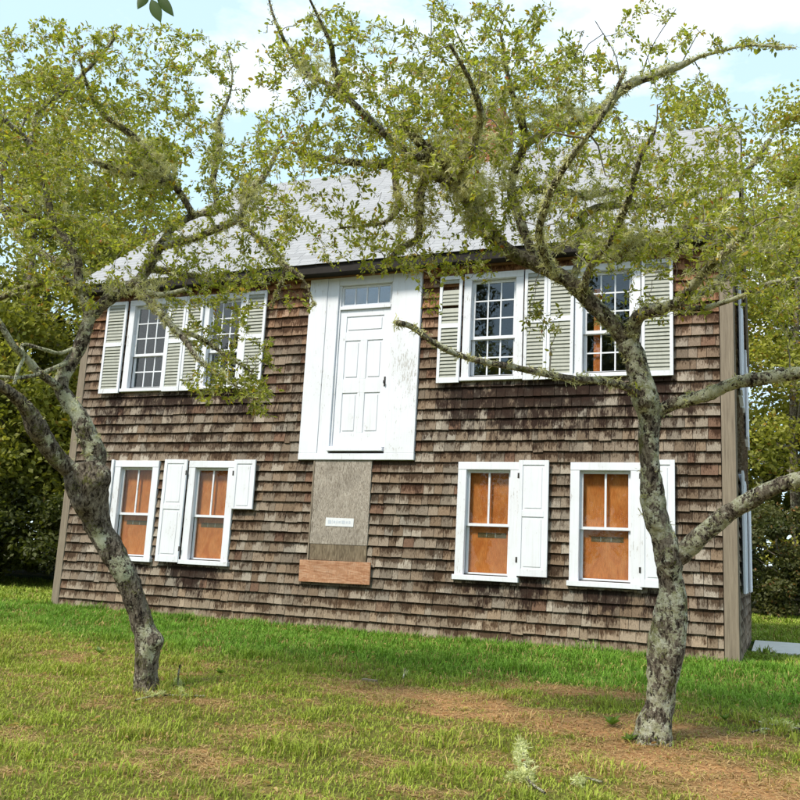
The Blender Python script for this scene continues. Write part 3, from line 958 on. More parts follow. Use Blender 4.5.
def rand_unit(n, up=0.0):
    v = rng.normal(size=(n, 3)); v[:, 2] += up
    return v/np.linalg.norm(v, axis=1)[:, None]
def leaf_arrays(P, D, Nrm, length, width, cols, fold=0.18, droop=0.12):
    """P base, D direction, Nrm leaf normal; 5-vertex folded leaf, 4 triangles"""
    n = len(P)
    S = np.cross(D, Nrm); S /= np.linalg.norm(S, axis=1)[:, None]+1e-9
    U = np.cross(S, D)
    L = length[:, None]; W = width[:, None]
    V = np.empty((n, 6, 3))
    V[:, 0] = P
    V[:, 1] = P+D*L*0.30+S*W*0.46+U*W*fold
    V[:, 2] = P+D*L*0.70+S*W*0.40+U*(W*fold-L*droop*.5)
    V[:, 3] = P+D*L-U*L*droop
    V[:, 4] = P+D*L*0.70-S*W*0.40+U*(W*fold-L*droop*.5)
    V[:, 5] = P+D*L*0.30-S*W*0.46+U*W*fold
    f = np.array([[0, 3, 2, 1], [0, 5, 4, 3]])
    F = (np.arange(n)[:, None, None]*6+f[None]).reshape(-1, 4)
    C = np.repeat(np.c_[cols, np.ones(n)], 6, 0)
    return V.reshape(-1, 3), F, C
def merge(lst):
    Vs, Fs, Cs = [], [], []; o = 0
    for V, F, C in lst:
        Vs.append(V); Fs.append(F+o); Cs.append(C); o += len(V)
    return np.vstack(Vs), np.vstack(Fs), np.vstack(Cs)

def lichen_tufts(P, n_str, size, hang=0.25):
    """bushy beard lichen: every tuft is a burst of thin forked strands"""
    m = len(P)
    Pn = np.repeat(P, n_str, 0)
    n = m*n_str
    D = rand_unit(n); D[:, 2] -= hang; D /= np.linalg.norm(D, axis=1)[:, None]
    L = np.repeat(size, n_str)*rng.uniform(0.45, 1.15, n)
    W = rng.uniform(0.0028, 0.0055, n)*(0.7+np.repeat(size, n_str)*9)
    S = np.cross(D, rand_unit(n)); S /= np.linalg.norm(S, axis=1)[:, None]+1e-9
    B = np.cross(S, D)
    base = Pn+rng.normal(size=(n, 3))*0.008
    mid = base+D*(L*0.55)[:, None]+B*(L*rng.uniform(-.25, .25, n))[:, None]
    tip = mid+(D+S*rng.uniform(-.9, .9, n)[:, None])*(L*0.45)[:, None]
    tip2 = mid+(D-S*rng.uniform(-.2, 1.0, n)[:, None]+B*rng.uniform(-.7, .7, n)[:, None])*(L*0.4)[:, None]
    V = np.stack([base-S*W[:, None]*.5, base+S*W[:, None]*.5, mid+S*W[:, None]*.6, mid-S*W[:, None]*.6, tip, tip2], 1).reshape(-1, 3)
    f = np.array([[0, 1, 2], [0, 2, 3], [3, 2, 4], [3, 2, 5]])
    F = (np.arange(n)[:, None, None]*6+f[None]).reshape(-1, 3)
    t = rng.random(m)[:, None]
    c = np.array([0.56, 0.53, 0.28])*(1-t)+np.array([0.74, 0.72, 0.50])*t
    c = np.repeat(c, n_str, 0)*rng.uniform(0.7, 1.15, n)[:, None]
    C = np.repeat(np.c_[c, np.ones(n)], 6, 0)
    return V, F, C

class AppleTree:
    def __init__(s, name, label, base_px, cat='tree'):
        s.base = ground_hit(*base_px)
        s.depth = float((s.base-CAM)@FW)
        s.root = empty(name, s.base)
        s.root.matrix_world = Matrix.Translation(Vector(s.base))
        tag(s.root, label, cat)
        s.inv = Matrix.Translation(-Vector(s.base))
        s.slim = 0.86
        s.nodes = []; s.nrad = []; s.mossP = []; s.mossR = []
        print(name, 'base', s.base, 'depth', s.depth)
    def adopt(s, o):
        o.matrix_parent_inverse = s.inv; return o
    def pts(s, tr):
        out = []
        for (px, py, dd, rpx) in tr:
            d = s.depth+dd
            p = at_depth(px, py, d)
            out.append([*p, s.slim*rpx*d/FPX])
        return out
    def limb(s, tr, name='limb', sides=12, step=0.03, rough=1.0, lichen=0.5, moss=0.0, flare=False, burls=(), patches=()):
        Q = catmull(s.pts(tr), step)
        P, rad = Q[:, :3].copy(), np.maximum(Q[:, 3], 0.003)
        w = len(P)
        if rough and name != 'trunk':
            for i in range(w):
                P[i] += np.array(mnoise.noise_vector((P[i][0]*3.1, P[i][1]*3.1, P[i][2]*3.1)))*min(0.018, rad[i]*0.5)
        if flare:
            h = P[:, 2]-P[0, 2]
            rad = rad*(1+0.30*np.exp(-np.maximum(h, 0)/0.09))
            P[0] -= np.array([0, 0, 0.12])
        V, F = tube(P, rad, sides, rough, random.random()*10, [(at_depth(b[0], b[1], s.depth+b[2]), b[3], b[4]) for b in burls])
        if flare:      # lobed roots
            ctr = np.repeat(P, sides, 0); hh = np.maximum(ctr[:, 2]-P[1, 2], 0)
            an = np.tile(np.arange(sides)*2*math.pi/sides, len(P))
            V = ctr+(V-ctr)*(1+0.11*np.exp(-hh/0.08)*(np.sin(an*5+1.0)+0.5*np.sin(an*3+2.2)))[:, None]
        # close the tip
        n = len(V); V = np.vstack([V, P[-1]+ (P[-1]-P[-2])*0.3])
        Fl = F.tolist()+[[n-sides+i, n-sides+(i+1) % sides, n] for i in range(sides)]
        la = np.full(len(V), lichen)
        for (px, py, dd, rr, am) in patches:
            c = at_depth(px, py, s.depth+dd)
            la += am*np.clip(1.5-1.1*np.linalg.norm(V-c, axis=1)/rr, 0, 1)
        o = mesh_obj(name, V, Fl, MAT['bark'], s.root, True, {'lichen': ('FLOAT', la)})
        s.adopt(o)
        s.nodes.append(P); s.nrad.append(rad)
        if moss > 0:
            L = np.linalg.norm(np.diff(P, axis=0), axis=1).sum()
            k = int(L*115*moss)
            idx = rng.integers(0, w, k)
            s.mossP.append((P[idx], rad[idx]))
        return o
    def grow(s, blobs, leaves_per=26, leaf_len=(0.042, 0.07), seed=1, mul=1.0):
        r2 = np.random.default_rng(seed)
        T = []
        for (px, py, rx, ry, n, dm, ds_) in blobs:
            n = int(n*mul)+1; ds_ = min(ds_, 0.65)
            a = r2.uniform(0, 2*math.pi, n); q = np.sqrt(r2.uniform(0, 1, n))
            for i in range(n):
                d = s.depth+dm+r2.normal()*ds_
                T.append(at_depth(px+rx*q[i]*math.cos(a[i]), py+ry*q[i]*math.sin(a[i]), d))
        T = np.array(T)
        N0 = np.vstack(s.nodes); R0 = np.concatenate(s.nrad)
        dist = np.array([np.min(np.linalg.norm(N0-t, axis=1)) for t in T])
        T = T[np.argsort(dist)]
        cap = len(N0)+len(T)*7
        NP = np.zeros((cap, 3)); NR = np.zeros(cap); ND = np.zeros(cap)
        n0 = len(N0); NP[:n0] = N0; NR[:n0] = R0; n = n0
        tw = []; LP = []; LD = []; mo = []
        for t in T:
            dv = NP[:n]-t
            d = np.sqrt((dv**2).sum(1))+ND[:n]*0.25
            i = int(np.argmin(d))
            p = NP[i]; L = np.linalg.norm(t-p)
            if L < 0.03: continue
            k = 6
            u = np.linspace(0, 1, k)[:, None]
            side = r2.normal(size=3); side -= (t-p)*np.dot(side, t-p)/(L*L)
            side /= np.linalg.norm(side)+1e-9
            bend = side*L*r2.uniform(0.05, 0.22)+np.array([0, 0, 1])*L*r2.uniform(-0.05, 0.22)
            C = p+(t-p)*u+bend*(4*u*(1-u))*0.9+r2.normal(size=(k, 3))*(0.010+0.035*L)*np.sin(u*math.pi)
            r0 = min(NR[i]*0.75, 0.0035+0.008*L); rr = np.linspace(r0, 0.0018, k)
            tw.append((C, rr))
            NP[n:n+k-1] = C[1:]; NR[n:n+k-1] = rr[1:]; ND[n:n+k-1] = ND[i]+0.06; n += k-1
            m = max(4, int(leaves_per*r2.uniform(0.6, 1.4)))
            # leaves sit in spurs along the outer part of the shoot
            for q in range(m):
                uu = 0.15+0.85*r2.random()
                uu = 1.0 if q < 3 else uu
                x = uu*(k-1); a0 = min(int(x), k-2)
                b = C[a0]+(C[a0+1]-C[a0])*(x-a0)
                dr = C[-1]-C[-2]; dr = dr/(np.linalg.norm(dr)+1e-9)
                v = r2.normal(size=3)*0.9+dr*0.7+np.array([0, 0, 0.15])
                LP.append(b); LD.append(v/np.linalg.norm(v))
            if r2.random() < 0.5: mo.append(C[r2.integers(0, k-1)])
        # twig mesh
        Vs, Fs = [], []; o = 0
        for C, rr in tw:
            V, F = tube(C, rr, 4); Vs.append(V); Fs.append(F+o); o += len(V)
        tag(s.adopt(mesh_obj('twigs', np.vstack(Vs), np.vstack(Fs), MAT['twig'], s.root, True)), kind='stuff')
        LP = np.array(LP); LD = np.array(LD); nl = len(LP)
        Nn = rand_unit(nl, 0.9)
        ln = r2.uniform(*leaf_len, nl)*r2.choice((.65, .9, 1.0, 1.0, 1.3), nl); wd = ln*r2.uniform(0.42, 0.56, nl)
        LPb = LP+LD*(0.004+0.028*r2.random(nl)**2)[:, None]
        t = r2.random(nl)[:, None]
        base = np.array([0.18, 0.21, 0.028])*(1-t)+np.array([0.40, 0.405, 0.058])*t
        cn = np.array([mnoise.noise(tuple(p*1.1)) for p in LP])[:, None]
        base = base*(1+0.35*cn)*r2.uniform(0.7, 1.25, (nl, 1))
        yl = (r2.random(nl) < 0.07+0.10*np.clip(cn[:, 0], 0, 1))
        base[yl] = np.array([0.42, 0.30, 0.04])*r2.uniform(0.7, 1.1, (yl.sum(), 1))
        br = r2.random(nl) < 0.006
        base[br] = np.array([0.30, 0.10, 0.02])
        V, F, C = leaf_arrays(LPb, LD, Nn, ln, wd, base)
        tag(s.adopt(mesh_obj('crown', V, F, MAT['leaf'], s.root, False, {'Col': ('FLOAT_COLOR', C)})), kind='stuff')
        # lichen
        parts = []
        if s.mossP:
            P = np.vstack([a for a, b in s.mossP]); rd = np.concatenate([b for a, b in s.mossP])
            off = rand_unit(len(P), 0.2)*rd[:, None]*0.95
            parts.append(lichen_tufts(P+off, 18, r2.uniform(0.028, 0.062, len(P))*np.where(rd == 0.01, 1.0, np.clip(rd/0.028, 0.35, 1))))
        if mo:
            P = np.array(mo); parts.append(lichen_tufts(P, 16, r2.uniform(0.015, 0.045, len(P))))
        V, F, C = merge(parts)
        tag(s.adopt(mesh_obj('lichen', V, F, MAT['lichen'], s.root, False, {'Col': ('FLOAT_COLOR', C)})), kind='stuff')
        print('tree leaves', nl, 'twigs', len(tw))

# ------------------------------------------------------------------ apple tree by the house corner
ta = AppleTree('apple_tree', 'upright lichen-clad apple tree with forked trunk rising from bare brown soil', (655, 741))
ta.limb([(654, 745, 0, 20), (656, 722, 0, 17.5), (660, 700, 0, 16), (664, 670, 0, 17), (667, 645, 0, 18.5), (669, 620, 0, 18.5), (671, 590, 0, 16), (670, 572, 0, 14.5),
         (668, 555, 0, 15.5), (662, 535, 0, 14), (655, 515, 0, 13.5), (652, 490, 0, 13), (650, 460, 0, 12.5), (649, 435, 0, 12), (648, 415, 0, 13), (645, 398, 0, 15),
         (640, 378, 0, 13), (634, 355, 0, 12), (626, 340, 0, 11.5)],
        'trunk', 30, 0.016, 1.2, 0.72, 0.10, True, [(652, 523, -0.11, 0.05, 0.045), (645, 400, -0.1, 0.08, 0.03), (668, 648, 0, 0.15, 0.02), (672, 562, -0.1, 0.09, 0.025)])
A = ta.limb
A([(668, 568, 0, 9), (686, 550, -.05, 11.5), (706, 531, -.12, 10.5), (730, 512, -.2, 10), (756, 497, -.3, 9.5), (785, 485, -.4, 9), (815, 474, -.5, 8.5), (850, 455, -.7, 7.5), (890, 425, -.9, 6)], sides=16, step=.02, lichen=.75, moss=.08)
A([(650, 420, 0, 6), (664, 409, -.02, 7), (685, 401, -.1, 7.5), (710, 393, -.18, 7.5), (738, 381, -.28, 7.5), (768, 377, -.4, 8), (800, 373, -.5, 7.5), (830, 366, -.6, 7), (870, 345, -.8, 5)], sides=14, step=.02, lichen=.85, moss=.25)
A([(645, 395, 0, 5), (622, 385, -.15, 4.6), (596, 380, -.3, 4.4), (560, 377, -.45, 4), (522, 369, -.6, 3.8), (485, 361, -.75, 3.6), (455, 353, -.85, 3.4), (432, 341, -.9, 3.2), (412, 327, -.95, 3.4), (397, 323, -1.0, 3.6)], sides=10, lichen=.7, moss=.35)
A([(636, 362, 0, 8), (620, 336, 0, 10), (600, 313, 0, 9.5), (581, 292, .05, 9), (562, 276, .1, 8.5), (535, 264, .15, 8), (512, 254, .15, 8), (494, 237, .1, 8), (481, 226, .1, 7.5), (470, 205, .0, 7), (458, 180, -.1, 6.5), (440, 158, -.2, 6), (418, 140, -.3, 5), (398, 118, -.4, 4.5)], sides=14, step=.02, lichen=.45, moss=.55)
A([(634, 352, 0, 7), (633, 330, -.05, 8), (638, 316, -.1, 8), (652, 310, -.2, 7.5), (668, 307, -.3, 7), (683, 299, -.4, 6.5), (694, 286, -.5, 5.5), (708, 268, -.6, 4.5), (730, 248, -.8, 4), (752, 228, -1.0, 3)], sides=12, lichen=.7, moss=.5)
A([(665, 308, -.3, 4), (685, 309, -.35, 4), (706, 308, -.45, 3.6), (722, 303, -.5, 3.2), (745, 295, -.6, 3), (770, 283, -.8, 2.5), (800, 278, -1.0, 2)], sides=8, lichen=.9, moss=.1)
A([(533, 264, .15, 5.5), (529, 245, .2, 5.5), (521, 224, .25, 5.5), (513, 205, .3, 5.5), (511, 187, .3, 5), (518, 162, .25, 5), (525, 143, .2, 4.8), (522, 120, .15, 4), (512, 92, .05, 3), (505, 60, 0, 2), (500, 30, -.1, 1.2)], sides=10, lichen=.4, moss=.6)
A([(524, 146, .2, 4.5), (545, 132, .1, 5), (570, 122, 0, 5.5), (592, 115, -.1, 6), (608, 105, -.2, 6), (620, 91, -.25, 5.5), (638, 81, -.3, 5.2), (658, 75, -.35, 5), (682, 66, -.4, 4.4), (700, 57, -.45, 2), (722, 51, -.5, 1.6), (750, 45, -.6, 1.4), (795, 48, -.7, 1)], sides=10, lichen=.9, moss=.75)
A([(572, 285, .05, 5), (577, 268, .1, 4.5), (588, 252, .2, 4.5), (604, 246, .3, 5.5), (628, 246, .4, 6), (655, 241, .5, 6), (680, 232, .6, 5.5), (700, 216, .7, 5), (722, 195, .8, 4.5), (748, 170, .9, 3.5), (770, 140, 1.0, 2.5)], sides=10, lichen=.7, moss=.8)
A([(585, 290, .0, 4.5), (588, 272, -.1, 4), (598, 255, -.2, 4), (612, 238, -.3, 4), (622, 215, -.4, 4), (632, 190, -.5, 3.6), (640, 160, -.6, 3), (655, 130, -.7, 2)], sides=10, lichen=.5, moss=.5)
A([(584, 250, .2, 4), (580, 232, .25, 4.5), (583, 216, .3, 4.5), (600, 207, .35, 4.5), (622, 205, .4, 4.3), (650, 206, .5, 4), (680, 200, .6, 3.5), (705, 185, .8, 3)], sides=10, lichen=.6, moss=.7)
A([(515, 190, .3, 4), (535, 190, .4, 4.5), (560, 192, .5, 4.5), (588, 195, .6, 4), (615, 190, .8, 3)], sides=8, lichen=.6, moss=.7)
A([(470, 205, 0, 5.5), (452, 186, .1, 6), (432, 175, .2, 5.5), (405, 168, .3, 5), (375, 164, .35, 4.5), (345, 161, .4, 3.8), (318, 157, .45, 3), (293, 150, .5, 2)], sides=10, lichen=.5, moss=.6)
A([(425, 174, .2, 5), (421, 195, .15, 5), (420, 218, .1, 4.5), (418, 238, .05, 4), (400, 248, 0, 3.5), (386, 262, -.1, 3)], sides=8, lichen=.4, moss=.7)
A([(395, 168, .3, 4), (396, 190, .3, 4), (398, 208, .25, 3.5), (385, 222, .2, 2.5), (365, 226, .15, 1.8), (340, 228, .1, 1.2)], sides=8, lichen=.4, moss=.5)
A([(440, 158, -.2, 5), (420, 158, -.3, 5), (400, 146, -.4, 4.5), (378, 128, -.5, 4.2), (357, 108, -.6, 4), (345, 93, -.6, 3.8), (335, 68, -.6, 3.4), (332, 48, -.65, 3), (322, 25, -.7, 2), (310, 0, -.8, 1.3)], sides=8, lichen=.4, moss=.45)
A([(345, 93, -.6, 3.2), (325, 82, -.55, 3.4), (306, 74, -.5, 3.2), (292, 55, -.5, 2.4), (275, 20, -.5, 1.5), (268, -5, -.5, 1)], sides=8, lichen=.6, moss=.6)
A([(458, 180, -.1, 5), (465, 160, -.5, 5), (475, 140, -.9, 4.5), (480, 112, -1.2, 4), (470, 80, -1.4, 3), (450, 45, -1.6, 2)], sides=8, lichen=.6, moss=.7)
A([(494, 237, .1, 6), (480, 212, .5, 6), (470, 190, .9, 5.5), (462, 160, 1.2, 5), (455, 130, 1.4, 4), (440, 90, 1.6, 3)], sides=8, lichen=.5, moss=.9)
A([(560, 277, .1, 5), (548, 262, -.4, 5), (540, 235, -.9, 5), (548, 200, -1.2, 4.5), (570, 160, -1.5, 4), (600, 120, -1.7, 3), (625, 70, -1.8, 2)], sides=8, lichen=.6, moss=.5)
A([(683, 299, -.4, 5), (705, 290, -.1, 4.5), (730, 270, .3, 4.5), (755, 250, .6, 4), (780, 225, .9, 3.5), (805, 200, 1.2, 3)], sides=8, lichen=.6, moss=.6)
for sh in ([(470, 62, -.2, .8), (447, 25, -.3, .7), (441, -15, -.35, .5)], [(430, 60, -.3, .8), (434, 25, -.35, .7), (436, 0, -.4, .5)], [(505, 70, 0, .8), (522, 30, -.1, .7), (532, 2, -.2, .5)],
           [(583, 95, -.2, .8), (590, 55, -.25, .7), (600, 22, -.3, .5)], [(640, 80, -.3, .9), (655, 45, -.35, .7), (676, -2, -.4, .5)], [(620, 92, -.25, .9), (612, 55, -.3, .7), (600, 10, -.3, .5)], [(560, 110, 0, .8), (570, 70, 0, .7), (578, 20, 0, .4)],
           [(680, 66, -.4, .9), (690, 40, -.45, .6), (700, 22, -.5, .4)]):
    m_ = sh[1]; sh = [sh[0], (m_[0]+random.uniform(-7, 7), m_[1]+random.uniform(-6, 6), m_[2], m_[3]*.8), (sh[2][0]+random.uniform(-8, 8), sh[2][1]+12, sh[2][2], .35)]
    A(sh, sides=5, step=.05, rough=0, lichen=.3)
# bushy lichen masses in the middle of the crown
for (px, py, rx, ry, n, dd) in ((440, 150, 40, 28, 330, 0.0), (475, 205, 20, 30, 150, 0), (480, 165, 35, 30, 150, .3), (560, 115, 50, 14, 130, 0), (600, 235, 60, 14, 150, .2), (500, 110, 60, 30, 120, 0),
                            (640, 240, 60, 20, 110, .4), (560, 195, 60, 25, 120, .4), (420, 205, 30, 25, 90, .2), (310, 68, 22, 12, 40, -.5)):
    a = rng.uniform(0, 2*math.pi, n); q = np.sqrt(rng.uniform(0, 1, n))
    P = np.array([at_depth(px+rx*q[i]*math.cos(a[i]), py+ry*q[i]*math.sin(a[i]), ta.depth+dd+rng.normal()*0.25) for i in range(n)])
    NN = np.vstack(ta.nodes)
    k = np.array([int(np.argmin(((NN-p)**2).sum(1))) for p in P])
    near = NN[k]; dv = P-near; dl_ = np.linalg.norm(dv, axis=1)[:, None]
    P = near+dv*np.minimum(1, 0.16/np.maximum(dl_, 1e-6))
    ta.mossP.append((P, np.full(n, 0.01)))
ta.grow([(460, 130, 95, 65, 190, 0, .7), (395, 115, 80, 50, 130, -.3, .6), (345, 150, 70, 30, 75, .2, .5), (310, 65, 45, 48, 60, -.5, .3), (290, 135, 42, 40, 42, 0, .5),
         (520, 105, 90, 55, 150, 0, .8), (600, 165, 85, 60, 150, 0, .8), (690, 170, 85, 55, 170, .2, .9), (750, 190, 75, 70, 170, 0, .9), (700, 235, 90, 32, 105, 0, .7),
         (620, 245, 70, 30, 48, 0, .6), (770, 260, 50, 45, 80, -.3, .7), (505, 180, 60, 40, 45, .2, .6), (560, 55, 60, 25, 12, -.2, .4), (655, 38, 45, 35, 26, -.4, .3), (745, 46, 50, 8, 14, -.6, .1),
         (690, 100, 40, 25, 22, -.2, .4), (480, 42, 55, 28, 45, -.2, .5), (385, 55, 55, 38, 45, -.4, .5), (350, 25, 35, 20, 16, -.6, .3), (430, 225, 90, 38, 80, .1, .4), (330, 215, 60, 38, 42, .1, .35), (285, 205, 22, 35, 10, .2, .3), (520, 225, 50, 25, 22, .2, .4),
         (360, 250, 45, 22, 18, .1, .3), (420, 272, 60, 12, 22, -.1, .2), (480, 262, 30, 20, 14, 0, .2), (650, 295, 45, 30, 18, -.2, .4), (540, 320, 25, 22, 10, -.4, .2), (780, 315, 30, 22, 24, -.6, .4),
         (720, 300, 40, 16, 9, -.4, .3), (275, 60, 20, 40, 10, -.5, .2), (540, 80, 60, 30, 40, 0, .5), (420, 90, 60, 30, 50, -.2, .5), (640, 395, 22, 14, 2, -.1, .1), (440, 20, 14, 22, 12, -.3, .3), (500, 22, 40, 22, 26, -.2, .4), (545, 20, 16, 18, 7, -.2, .3), (600, 62, 22, 28, 12, -.3, .3), (575, 45, 12, 18, 5, 0, .2), (850, 230, 60, 120, 90, -.3, .8),
         (610, 315, 26, 26, 9, .2, .3), (430, 310, 14, 14, 3, 0, .2)], 16, (0.022, 0.040), 5, 1.22)

# ------------------------------------------------------------------ leaning apple tree
tb = AppleTree('apple_tree', 'leaning crooked apple tree with pale lichen patches and a swollen dark fork', (147, 690))
tb.limb([(147, 694, 0, 14), (147, 675, 0, 13.5), (147, 655, 0, 13), (145, 635, 0, 12.5), (139, 612, 0, 12), (132, 592, 0, 12.5), (124, 572, 0, 13.5), (113, 552, 0, 14), (103, 534, 0, 14.5),
         (95, 515, 0, 15.5), (88, 497, 0, 18), (84, 478, 0, 20.5), (82, 462, 0, 19)], 'trunk', 28, 0.016, 1.3, 0.12, 0.06, True,
        [(160, 640, -0.05, 0.085, 0.085), (98, 482, -0.15, 0.17, 0.085), (80, 505, -.12, .09, .04), (108, 470, -.05, .1, .05), (128, 568, -.1, .07, .02)],
        [(124, 570, -.12, .13, 1.0), (98, 540, -.12, .08, .9), (103, 552, -.12, .06, .5), (152, 645, -.1, .17, .6), (150, 625, -.1, .08, .5), (138, 680, -.1, .1, .4), (76, 470, -.15, .06, .7)])
B_ = tb.limb
tb.slim = 0.76
B_([(88, 490, 0, 10), (72, 472, -.05, 12), (56, 456, -.15, 11.5), (44, 438, -.25, 11.5), (33, 418, -.35, 10.5), (18, 398, -.5, 8), (0, 385, -.65, 7), (-30, 365, -.9, 6.5), (-70, 320, -1.3, 5.5), (-100, 250, -1.8, 5), (-90, 150, -2.6, 4)], sides=18, step=.02, lichen=.25, moss=.1,
   burls=[(36, 430, -.35, .10, .035)], patches=[(50, 440, -.3, .06, .6), (60, 462, -.2, .06, .6)])
B_([(86, 475, 0, 12), (96, 458, 0, 14), (88, 436, 0, 12.5), (78, 416, 0, 11), (68, 402, 0, 10.5), (60, 390, 0, 10), (64, 375, .05, 9.5), (74, 358, .1, 9), (82, 340, .15, 8.5), (88, 322, .2, 8), (98, 308, .25, 8), (112, 297, .3, 8), (128, 288, .35, 7.5), (141, 279, .4, 7), (152, 262, .4, 6.5), (160, 246, .4, 6)], sides=18, step=.02, lichen=.62, moss=.3, patches=[(100, 460, -.1, .1, -.5), (88, 455, -.1, .08, .5), (70, 405, -.1, .12, .5)])
B_([(62, 392, 0, 6), (48, 381, -.1, 5.5), (36, 371, -.15, 5), (26, 359, -.2, 4.6), (14, 346, -.3, 4.5), (3, 328, -.35, 4.3), (-12, 305, -.4, 4)], sides=10, lichen=.85, moss=.05)
B_([(90, 318, .2, 6), (84, 296, .2, 6.5), (78, 278, .2, 6.5), (77, 258, .2, 6), (67, 242, .2, 5.5), (55, 224, .2, 5), (49, 205, .2, 4.5), (44, 186, .2, 4.2), (37, 162, .15, 4), (28, 142, .1, 3.8), (15, 128, .05, 3.6), (-3, 113, 0, 3.4), (-25, 95, -.1, 3)], sides=10, lichen=.6, moss=.25)
B_([(56, 224, .2, 4), (36, 216, .1, 4), (20, 207, 0, 3.8), (0, 210, -.1, 3.5), (-20, 205, -.2, 3)], sides=8, lichen=.6, moss=.3)
B_([(80, 290, .2, 5), (66, 282, .3, 5), (48, 281, .4, 4.6), (25, 288, .5, 4.2), (0, 297, .6, 4), (-25, 300, .7, 3)], sides=8, lichen=.3, moss=.4)
B_([(30, 145, .1, 3), (36, 118, .2, 3), (50, 101, .25, 3), (66, 90, .3, 3), (82, 75, .3, 2.8), (98, 58, .3, 2.5), (109, 46, .3, 2.2), (115, 38, .3, 1.8)], sides=8, lichen=.7, moss=.3)
B_([(158, 248, .4, 5.5), (175, 243, .3, 5), (197, 237, .2, 4.6), (218, 228, .1, 4.5), (238, 219, 0, 4.5), (247, 200, 0, 5), (256, 186, 0, 5), (268, 170, 0, 3.5), (280, 145, 0, 2)], sides=10, lichen=.7, moss=.7)
B_([(238, 219, 0, 3.5), (247, 228, -.1, 3.6), (257, 238, -.15, 3.6), (268, 249, -.2, 3.4), (284, 264, -.25, 3), (297, 274, -.3, 2.6), (306, 284, -.3, 2), (314, 304, -.35, 1.3)], sides=8, lichen=.5, moss=.7)
B_([(286, 266, -.25, 2.2), (283, 278, -.25, 2), (277, 292, -.2, 1.6), (272, 308, -.2, 1)], sides=6, lichen=.3, moss=.6)
B_([(156, 252, .4, 5), (168, 233, .5, 4.8), (182, 221, .55, 4.6), (200, 214, .6, 4.4), (217, 211, .6, 4.2), (216, 195, .65, 4), (213, 180, .7, 4), (216, 160, .7, 4), (219, 140, .7, 3.8), (218, 122, .7, 3.2), (226, 104, .7, 2.2), (231, 90, .7, 1), (232, 70, .7, .9), (228, 50, .7, .6)], sides=10, lichen=.6, moss=.5)
B_([(194, 216, .58, 4.2), (184, 199, .55, 4.4), (173, 183, .5, 4.6), (158, 167, .4, 4.8), (146, 152, .35, 4.8), (133, 138, .3, 4.5), (118, 126, .2, 4), (106, 116, .1, 3.6), (95, 101, 0, 3.2), (87, 84, -.1, 2.4), (80, 60, -.2, 1.5)], sides=10, lichen=.3, moss=.8)
B_([(170, 182, .5, 4.5), (150, 178, .3, 4.5), (128, 172, .2, 4), (110, 168, 0, 3.5), (90, 160, -.2, 2.5)], sides=8, lichen=.3, moss=.9)
B_([(136, 284, .4, 5), (150, 302, .1, 5), (162, 314, -.1, 4.8), (174, 328, -.2, 4.6), (186, 341, -.3, 4.2), (197, 357, -.4, 3.6), (208, 367, -.45, 2.8), (222, 378, -.5, 1.8), (240, 388, -.5, 1)], sides=10, lichen=.6, moss=.6)
B_([(178, 332, -.2, 3.4), (192, 335, -.15, 3.2), (206, 342, -.1, 3), (222, 353, -.1, 2.4), (238, 363, -.1, 1.6), (252, 372, -.1, 1)], sides=8, lichen=.6, moss=.5)
B_([(140, 290, .4, 4), (155, 294, .2, 3.8), (170, 293, .1, 3.5), (186, 290, 0, 3.2)], sides=8, lichen=.95, moss=.15)
B_([(148, 268, .4, 4.5), (168, 272, .7, 4), (190, 275, 1.0, 3.6), (215, 278, 1.3, 3), (245, 282, 1.5, 2.4), (270, 284, 1.6, 1.5)], sides=8, lichen=.4, moss=.4)
B_([(80, 345, .15, 3), (60, 353, 0, 2.8), (45, 350, -.1, 2.6), (22, 344, -.2, 2.4), (24, 356, -.25, 2), (19, 368, -.3, 2.6), (14, 384, -.35, 2.4)], sides=7, lichen=1.0, moss=0, rough=.6)
B_([(68, 362, .05, 3.2), (52, 369, -.1, 3), (37, 375, -.2, 2.8), (18, 378, -.3, 2.5), (-6, 376, -.4, 2)], sides=7, lichen=.9, moss=.05, rough=.6)
B_([(78, 270, .2, 4.5), (60, 262, .8, 4.5), (35, 250, 1.3, 4), (10, 225, 1.7, 3.5), (0, 190, 1.9, 3.2), (10, 150, 2.0, 2.8), (30, 110, 2.0, 2)], sides=10, lichen=.4, moss=.3)
for (px, py, rx, ry, n, dd) in ((145, 168, 35, 16, 190, .35), (250, 190, 14, 18, 80, 0), (215, 145, 10, 25, 60, .7), (120, 150, 40, 25, 70, .3), (130, 285, 40, 10, 50, .3), (60, 190, 40, 40, 60, .2)):
    a = rng.uniform(0, 2*math.pi, n); q = np.sqrt(rng.uniform(0, 1, n))
    P = np.array([at_depth(px+rx*q[i]*math.cos(a[i]), py+ry*q[i]*math.sin(a[i]), tb.depth+dd+rng.normal()*0.25) for i in range(n)])
    NN = np.vstack(tb.nodes)
    k = np.array([int(np.argmin(((NN-p)**2).sum(1))) for p in P])
    near = NN[k]; dv = P-near; dl_ = np.linalg.norm(dv, axis=1)[:, None]
    P = near+dv*np.minimum(1, 0.16/np.maximum(dl_, 1e-6))
    tb.mossP.append((P, np.full(n, 0.01)))
